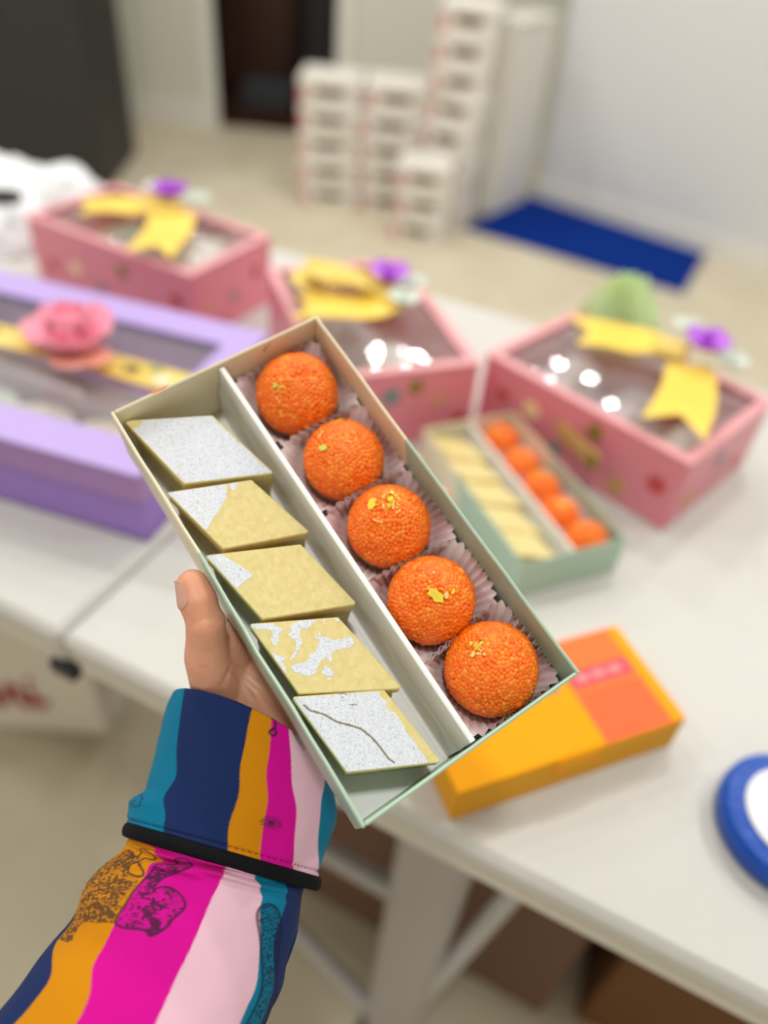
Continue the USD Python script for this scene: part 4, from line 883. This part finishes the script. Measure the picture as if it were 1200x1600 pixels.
tipd = np.exp(-(np.linalg.norm(P - np.array(TIP), axis=1) / 14) ** 2)[:, None]; col = col + (np.array(s(228, 142, 112)) - col) * .55 * tipd
hm.apply_scale(.001)
add(t, 'hand_and_forearm', hm, 'skin', col=col)
# thumb nail: a curved plate on the outer face of the tip
nd = np.array([-.22, -.86, .46]); nd /= np.linalg.norm(nd)
ax = np.array(TIP) - np.array(IP); ax /= np.linalg.norm(ax); nd -= ax * (nd @ ax); nd /= np.linalg.norm(nd); sd = np.cross(nd, ax)
from scipy.interpolate import LinearNDInterpolator
o_ = np.array((86.0, -7.5, -9.2)); Q = P - o_; near = np.linalg.norm(Q, axis=1) < 16
qa, qs, qn = Q[near] @ ax, Q[near] @ sd, Q[near] @ nd; keep = qn > 1.0
surf = LinearNDInterpolator(np.c_[qa[keep], np.arctan2(qs[keep], qn[keep])], np.hypot(qs, qn)[keep])
uu, vv = np.meshgrid(np.linspace(-1, 1, 26), np.linspace(-1, 1, 18), indexing='ij')
half = np.radians(42) * np.clip(1 - np.clip(np.abs(uu) - .45, 0, 1) ** 2 * 1.9, .25, 1)
an = vv * half; la = .2 + 5.6 * uu
rs = np.nan_to_num(surf(la.ravel(), an.ravel()).reshape(la.shape), nan=6.0)
rs[la > 4.5] = np.clip(rs[la > 4.5], 5.9, 6.6); rs = rs + .10 + .12 * np.clip(uu, 0, 1)
NP = o_ + ax * la[..., None] + sd * (rs * np.sin(an))[..., None] + nd * (rs * np.cos(an))[..., None]
nm = solid_sheet(NP, .5); nm.apply_scale(.001)
add(t, 'thumb_nail', nm, 'nail', label='pale pink thumb nail')

# --- sleeve: rings of (centre, half-width vector, half-depth vector)
CUFF = [[140.7, -16.3, -63.5, 32.7, 20.8, -7.4, -0.7, 7.4, 32.2], [151.9, -24.2, -66.2, 31.7, 25.7, -5.5, -1.7, 4.7, 31.6], [163.1, -33.2, -69.2, 30.5, 29.0, -3.0, -1.6, 2.1, 31.8], [169.8, -43.6, -70.2, 31.2, 29.6, -1.9, -0.9, 1.0, 30.1], [176.1, -50.3, -71.0, 31.8, 28.3, -0.3, -0.4, 0.8, 31.0]]
SLEEVE = [[169.4, -44.7, -69.4, 26.3, 23.6, -0.2, -0.8, 1.0, 24.6], [176.9, -52.8, -69.9, 28.7, 26.3, -0.0, -0.3, 0.4, 27.6], [182.4, -59.6, -69.4, 30.1, 27.0, -0.2, 0.2, 0.0, 28.4], [188.4, -71.3, -66.3, 32.9, 29.6, -0.2, 0.9, -0.8, 30.1], [198.4, -83.6, -63.5, 33.3, 29.6, -0.4, 1.4, -1.2, 30.9], [205.7, -97.2, -59.2, 34.6, 30.1, -0.6, 2.0, -1.7, 31.7], [216.7, -115.6, -54.2, 37.9, 29.4, -1.8, 3.0, -1.9, 32.4], [228.0, -135.1, -45.4, 40.6, 31.0, -2.1, 3.7, -2.6, 33.1], [236.9, -169.5, -37.4, 42.0, 30.2, -2.8, 4.8, -3.5, 34.6]]
CUFF_B = [[149.0, 143.5, 140.5, 136.5, 131.0, 132.5, 126.0, 122.5, 122.5], [95.5, 94.5, 94.0, 93.5, 90.5, 89.0, 87.5, 85.0, 84.5], [82.5, 80.0, 79.0, 78.0, 74.0, 71.5, 68.5, 66.0, 65.0], [70.0, 66.5, 64.0, 61.5, 56.0, 52.0, 48.0, 44.0, 42.5], [25.0, 30.0, 33.0, 36.0, 34.5, 30.0, 22.5, 12.0, 3.0]]
SLEEVE_B = [[203.0, 203.0, 203.0, 203.0, 203.0, 202.0, 200.0, 196.0, 182.0, 168.0, 166.5, 162.5, 143.0, 138.5, 141.5, 146.0, 148.5, 147.5, 148.5, 148.0, 147.5], [160.0, 145.5, 137.5, 132.5, 122.0, 122.5, 121.5, 120.0, 120.0, 121.5, 123.0, 122.0, 115.0, 111.5, 111.5, 112.0, 113.0, 113.5, 115.5, 115.5, 115.5], [101.0, 95.5, 90.0, 82.0, 81.5, 81.5, 81.0, 80.0, 80.0, 81.0, 82.0, 81.5, 80.5, 80.0, 80.5, 81.5, 82.5, 83.0, 84.5, 84.5, 84.5], [70.0, 67.5, 66.0, 64.0, 60.0, 56.0, 53.5, 47.5, 43.0, 40.5, 39.0, 38.5, 37.5, 38.5, 40.0, 43.5, 46.5, 50.0, 52.5, 52.0, 52.0], [36.0, 36.0, 37.5, 38.5, 38.5, 38.0, 36.5, 34.5, 31.5, 26.5, 22.5, 19.5, 16.0, 13.5, 18.0, 24.0, 32.0, 37.0, 38.5, 38.5, 38.5]]
NAVY, TEAL, MUST, MAG, PALE, INK = s(22, 42, 92), s(0, 116, 152), s(206, 134, 2), s(208, 0, 146), s(228, 186, 204), s(18, 26, 44)
def stripes(vv, th, B, order, back):
    """vv, th (deg) arrays -> colours. order: colours from the left round the front to the right; back: repeats behind"""
    kn = np.linspace(0, 1, len(B[0])); bb = [CubicSpline(kn, b)(vv) for b in B]
    out = np.empty(vv.shape + (3,)); out[:] = order[0]
    for b, c in zip(bb, order[1:]):
        w = np.clip((b - th) / .55 + .5, 0, 1)[..., None]; out = out * (1 - w) + np.array(c) * w
    bk = [195, 222, 248, 262, 282, 310, 338, 361]
    for k in range(len(bk) - 1):
        q = (th >= bk[k]) & (th < bk[k + 1]); out[q] = back[k % len(back)]
    return out
def inside2(poly, vv, th):
    px, py = np.array(poly).T; r = np.zeros(vv.shape, bool); j = len(px) - 1
    for i in range(len(px)):
        c = ((py[i] > th) != (py[j] > th)) & (vv < (px[j] - px[i]) * (th - py[i]) / (py[j] - py[i] + 1e-12) + px[i]); r ^= c; j = i
    return r
def near_line(poly, vv, th, closed=True, sx=150.0, sy=.55):
    q = list(poly) + ([poly[0]] if closed else [])
    pts_ = np.vstack([np.linspace(q[i], q[i + 1], 40) for i in range(len(q) - 1)]) * [sx, sy]
    d, _ = cKDTree(pts_).query(np.stack([vv.ravel() * sx, th.ravel() * sy], 1)); return d.reshape(vv.shape)
def tube_rings(R_, nv, nt, wr=None):
    cs = CubicSpline(np.linspace(0, 1, len(R_)), np.array(R_)); v = np.linspace(0, 1, nv); th = np.linspace(0, 360, nt, endpoint=False)
    V_, T_ = np.meshgrid(v, th, indexing='ij'); r = cs(V_); tr = np.radians(T_)[..., None]
    d = np.cos(tr) * r[..., 3:6] + np.sin(tr) * r[..., 6:9]
    if wr is not None: d = d * (1 + wr(V_, T_))[..., None]
    return r[..., :3] + d, V_, T_
def clear_box(P):
    inx = (P[..., 0] > -2) & (P[..., 0] < 202) & (P[..., 1] > -1.2) & (P[..., 1] < 106)
    P[..., 2] = np.where(inx & (P[..., 2] > -42.5), -42.5 - .02 * (P[..., 2] + 42.5), P[..., 2]); return P
def shell(P, th_):
    nv, nt = P.shape[:2]; f = grid_faces(nv, nt, wrap_v=True)
    m = trimesh.Trimesh(P.reshape(-1, 3), f, process=False); n = np.array(m.vertex_normals)
    c = P.mean(1, keepdims=True); sgn = np.sign(((P - c).reshape(-1, 3) * n).sum(1).mean()); n *= sgn
    if sgn < 0: f = f[:, ::-1]
    N = nv * nt; q = []
    for row, fl in ((0, False), (nv - 1, True)):
        a = row * nt + np.arange(nt); b = row * nt + (np.arange(nt) + 1) % nt
        q.append(np.stack([a, a + N, b + N], 1)); q.append(np.stack([a, b + N, b], 1))
    m = trimesh.Trimesh(np.vstack([P.reshape(-1, 3), P.reshape(-1, 3) - n * th_]), np.vstack([f, f[:, ::-1] + N] + q), process=False)
    m.apply_scale(.001); return m
bell = lambda x, c, w: np.exp(-((x - c) / w) ** 2)
# sleeve
def sl_wr(V_, T_):
    n1 = meshkit.fbm(np.stack([V_ * 5, np.cos(np.radians(T_)) * 1.6, np.sin(np.radians(T_)) * 1.6], -1), 3, 5) - .5
    w = .09 * n1 * (.4 + np.exp(-V_ * 3))
    gather = np.exp(-((V_ - .16) / .07) ** 2)
    w = w + gather * (.045 * np.sin(V_ * 150 + .035 * T_) * bell(T_, 105, 45) + .04 * np.sin(V_ * 110 - .03 * T_) * bell(T_, 60, 30))
    w = w - .12 * bell(V_ - .0011 * (T_ - 90), .185, .011) * bell(T_, 105, 24) + .075 * bell(V_ - .0011 * (T_ - 90), .212, .02) * bell(T_, 105, 28) + .05 * bell(V_ - .0006 * (T_ - 90), .165, .012) * bell(T_, 95, 30)
    w = w + .018 * np.sin(V_ * 26 + T_ * .03) * bell(V_, .5, .25)
    w = w + .05 * bell(V_, .27, .08) * bell(T_, 45, 18)
    return w
SP, SV, ST = tube_rings(SLEEVE, 300, 480, sl_wr)
scol = stripes(SV, ST, SLEEVE_B, [NAVY, MUST, MAG, PALE, TEAL, NAVY], [NAVY, MAG, TEAL, PALE, MUST, NAVY, NAVY])
PBODY = [(0.213, 154.0), (0.226, 140.5), (0.238, 131.0), (0.288, 125.0), (0.343, 121.0), (0.393, 120.5), (0.434, 122.0), (0.464, 143.5), (0.504, 148.5), (0.534, 153.5), (0.526, 187.5), (0.434, 181.0), (0.383, 185), (0.343, 188.0), (0.281, 171.5)]
PHEAD = [(0.303, 120.5), (0.236, 118.0), (0.216, 112.0), (0.18, 109.0), (0.18, 102.5), (0.218, 101.5), (0.253, 107.0), (0.286, 111.5), (0.318, 111.5), (0.306, 108.0), (0.303, 101.5), (0.328, 93.0), (0.356, 91.5), (0.383, 94.0), (0.404, 95.0), (0.434, 100.5), (0.426, 104.0), (0.434, 113.0), (0.431, 121.0), (0.391, 120.0), (0.346, 120.5)]
LOOP1 = [(0.233, 139.5), (0.201, 138.0), (0.185, 134.0), (0.195, 127.5), (0.211, 125.5), (0.226, 128.0), (0.236, 133.5), (0.288, 136.0), (0.268, 147.0), (0.246, 143.0), (0.226, 143.5), (0.218, 155.0)]
LOOP2 = [(0.286, 123.5), (0.301, 127.5), (0.298, 133.5), (0.278, 137.0), (0.253, 132.5)]
LACE = [(0.296, 54.5), (0.273, 45.5), (0.378, 27.5), (0.479, 20.5), (0.599, 3.0), (0.704, 2.5), (0.652, 27.0), (0.549, 32.5), (0.431, 39.0), (0.351, 48.5)]
def smooth_loop(q, n=60):
    q = np.array(list(q) + [q[0]], float); return [tuple(x) for x in CubicSpline(np.linspace(0, 1, len(q)), q, bc_type='periodic')(np.linspace(0, 1, n, endpoint=False))]
PBODY, PHEAD, LOOP1, LOOP2, LACE = map(smooth_loop, (PBODY, PHEAD, LOOP1, LOOP2, LACE))
fine = meshkit.fbm(np.stack([SV * 230, ST * .64, 0 * SV], -1), 3, 31); mid = meshkit.fbm(np.stack([SV * 42, ST * .14, 0 * SV], -1), 3, 33)
ink = np.zeros(SV.shape)
b = inside2(PBODY, SV, ST); ink[b] = np.clip((fine[b] - .40) * 4.5 + (mid[b] - .5) * 2.0 + .15, .12, .8)
h = inside2(PHEAD, SV, ST); ink[h] = np.clip((fine[h] - .44) * 4.5 + (mid[h] - .5) * 4.0 + .15, .08, .85)
for pl, w_ in ((PHEAD, .5), (LOOP1, .5), (LOOP2, .5)): ink = np.maximum(ink, np.clip(1.3 - near_line(pl, SV, ST) / w_, 0, .85))
ink[inside2(LOOP2, SV, ST) & (near_line(LOOP2, SV, ST) > .8)] = 0
lc = inside2(LACE, SV, ST); ink[lc] = np.maximum(ink[lc], np.clip((fine[lc] - .42) * 4, .2, .8)); ink = np.maximum(ink, np.clip(1.3 - near_line(LACE, SV, ST) / .6, 0, .8))
scol = scol * (1 - ink[..., None]) + np.array(INK) * ink[..., None]
m = trimesh.Trimesh(SP.reshape(-1, 3) * .001, grid_faces(SP.shape[0], SP.shape[1], wrap_v=True), process=False)
cc_ = SP.mean(1, keepdims=True); 
if ((SP - cc_).reshape(-1, 3) * np.array(m.vertex_normals)).sum(1).mean() < 0: m.invert()
add(t, 'sleeve', m, 'jersey_print', col=scol.reshape(-1, 3))
# folded-back cuff
def cf_wr(V_, T_):
    n1 = meshkit.fbm(np.stack([V_ * 2.5, np.cos(np.radians(T_)) * 1.5, np.sin(np.radians(T_)) * 1.5], -1), 3, 15) - .5
    return .05 * n1 + .05 * bell(V_, .72, .07) * bell(T_, 165, 25) - .035 * bell(V_, .60, .06) * bell(T_, 165, 25) + .02 * np.sin(T_ * .16) * bell(T_, 45, 25) * V_ - .02 * bell(V_, .93, .015)
CP, CV, CT = tube_rings(CUFF, 120, 500, cf_wr); CP = clear_box(CP)
ccol = stripes(CV, CT, CUFF_B, [TEAL, NAVY, MUST, MAG, PALE, TEAL], [PALE, MAG, MUST, NAVY, TEAL, PALE, MAG])
ink = np.zeros(CV.shape)
CLOOP = [(.0, 82.0), (.0, 79.5), (.05, 78.6), (.09, 77.0), (.118, 79.0), (.105, 81.5), (.08, 80.6), (.06, 79)]
ink = np.maximum(ink, np.clip(1.3 - near_line(CLOOP, CV, CT, False, 85, .6) / .55, 0, 1))
for a in np.linspace(0, math.pi, 8):
    c_ = np.array([.655, 66.5]); d_ = np.array([math.cos(a) * .045, math.sin(a) * 6.5]); ink = np.maximum(ink, np.clip(1.2 - near_line([tuple(c_ - d_), tuple(c_ + d_)], CV, CT, False, 85, .6) / .35, 0, .9))
CL2 = [(.684, 165), (.65, 158), (.69, 148), (.76, 147), (.78, 154), (.74, 160), (.71, 154)]
ink = np.maximum(ink, np.clip(1.2 - near_line(CL2, CV, CT, False, 85, .6) / .45, 0, .8))
st = (np.abs(CV - .93) < .006) & (np.sin(CT * 1.6) > -.3); ink[st] = np.maximum(ink[st], .55)
ccol = ccol * (1 - ink[..., None]) + np.array(INK) * ink[..., None]
m = shell(CP, 1.2); add(t, 'cuff', m, 'jersey_print', col=np.vstack([ccol.reshape(-1, 3)] * 2), label='folded-back striped cuff')
# inner turn of the cuff down to the sleeve, and black binding round its edge
last = CP[-1]; c_ = last.mean(0)
d_ = last - c_; dn = d_ / np.linalg.norm(d_, axis=1, keepdims=True)
axd = np.array(CUFF[-1][:3]) - np.array(CUFF[-2][:3]); axd /= np.linalg.norm(axd)
ang = np.linspace(0, 2 * np.pi, 18, endpoint=False)
BP = last[:, None] + dn[:, None] * (1.3 * np.sin(ang))[None, :, None] * 1.3 + axd * (2.1 + 2.9 * np.cos(ang))[None, :, None]
nb, ns = BP.shape[:2]; i, j = np.meshgrid(np.arange(nb), np.arange(ns), indexing='ij'); i2, j2 = (i + 1) % nb, (j + 1) % ns
fb = np.vstack([np.stack([i * ns + j, i2 * ns + j, i2 * ns + j2], -1).reshape(-1, 3), np.stack([i * ns + j, i2 * ns + j2, i * ns + j2], -1).reshape(-1, 3)])
bm = trimesh.Trimesh(BP.reshape(-1, 3) * .001, fb, process=False); bm.fix_normals()
add(t, 'cuff_binding', bm, 'binding_black', smooth=True, label='black cuff binding')
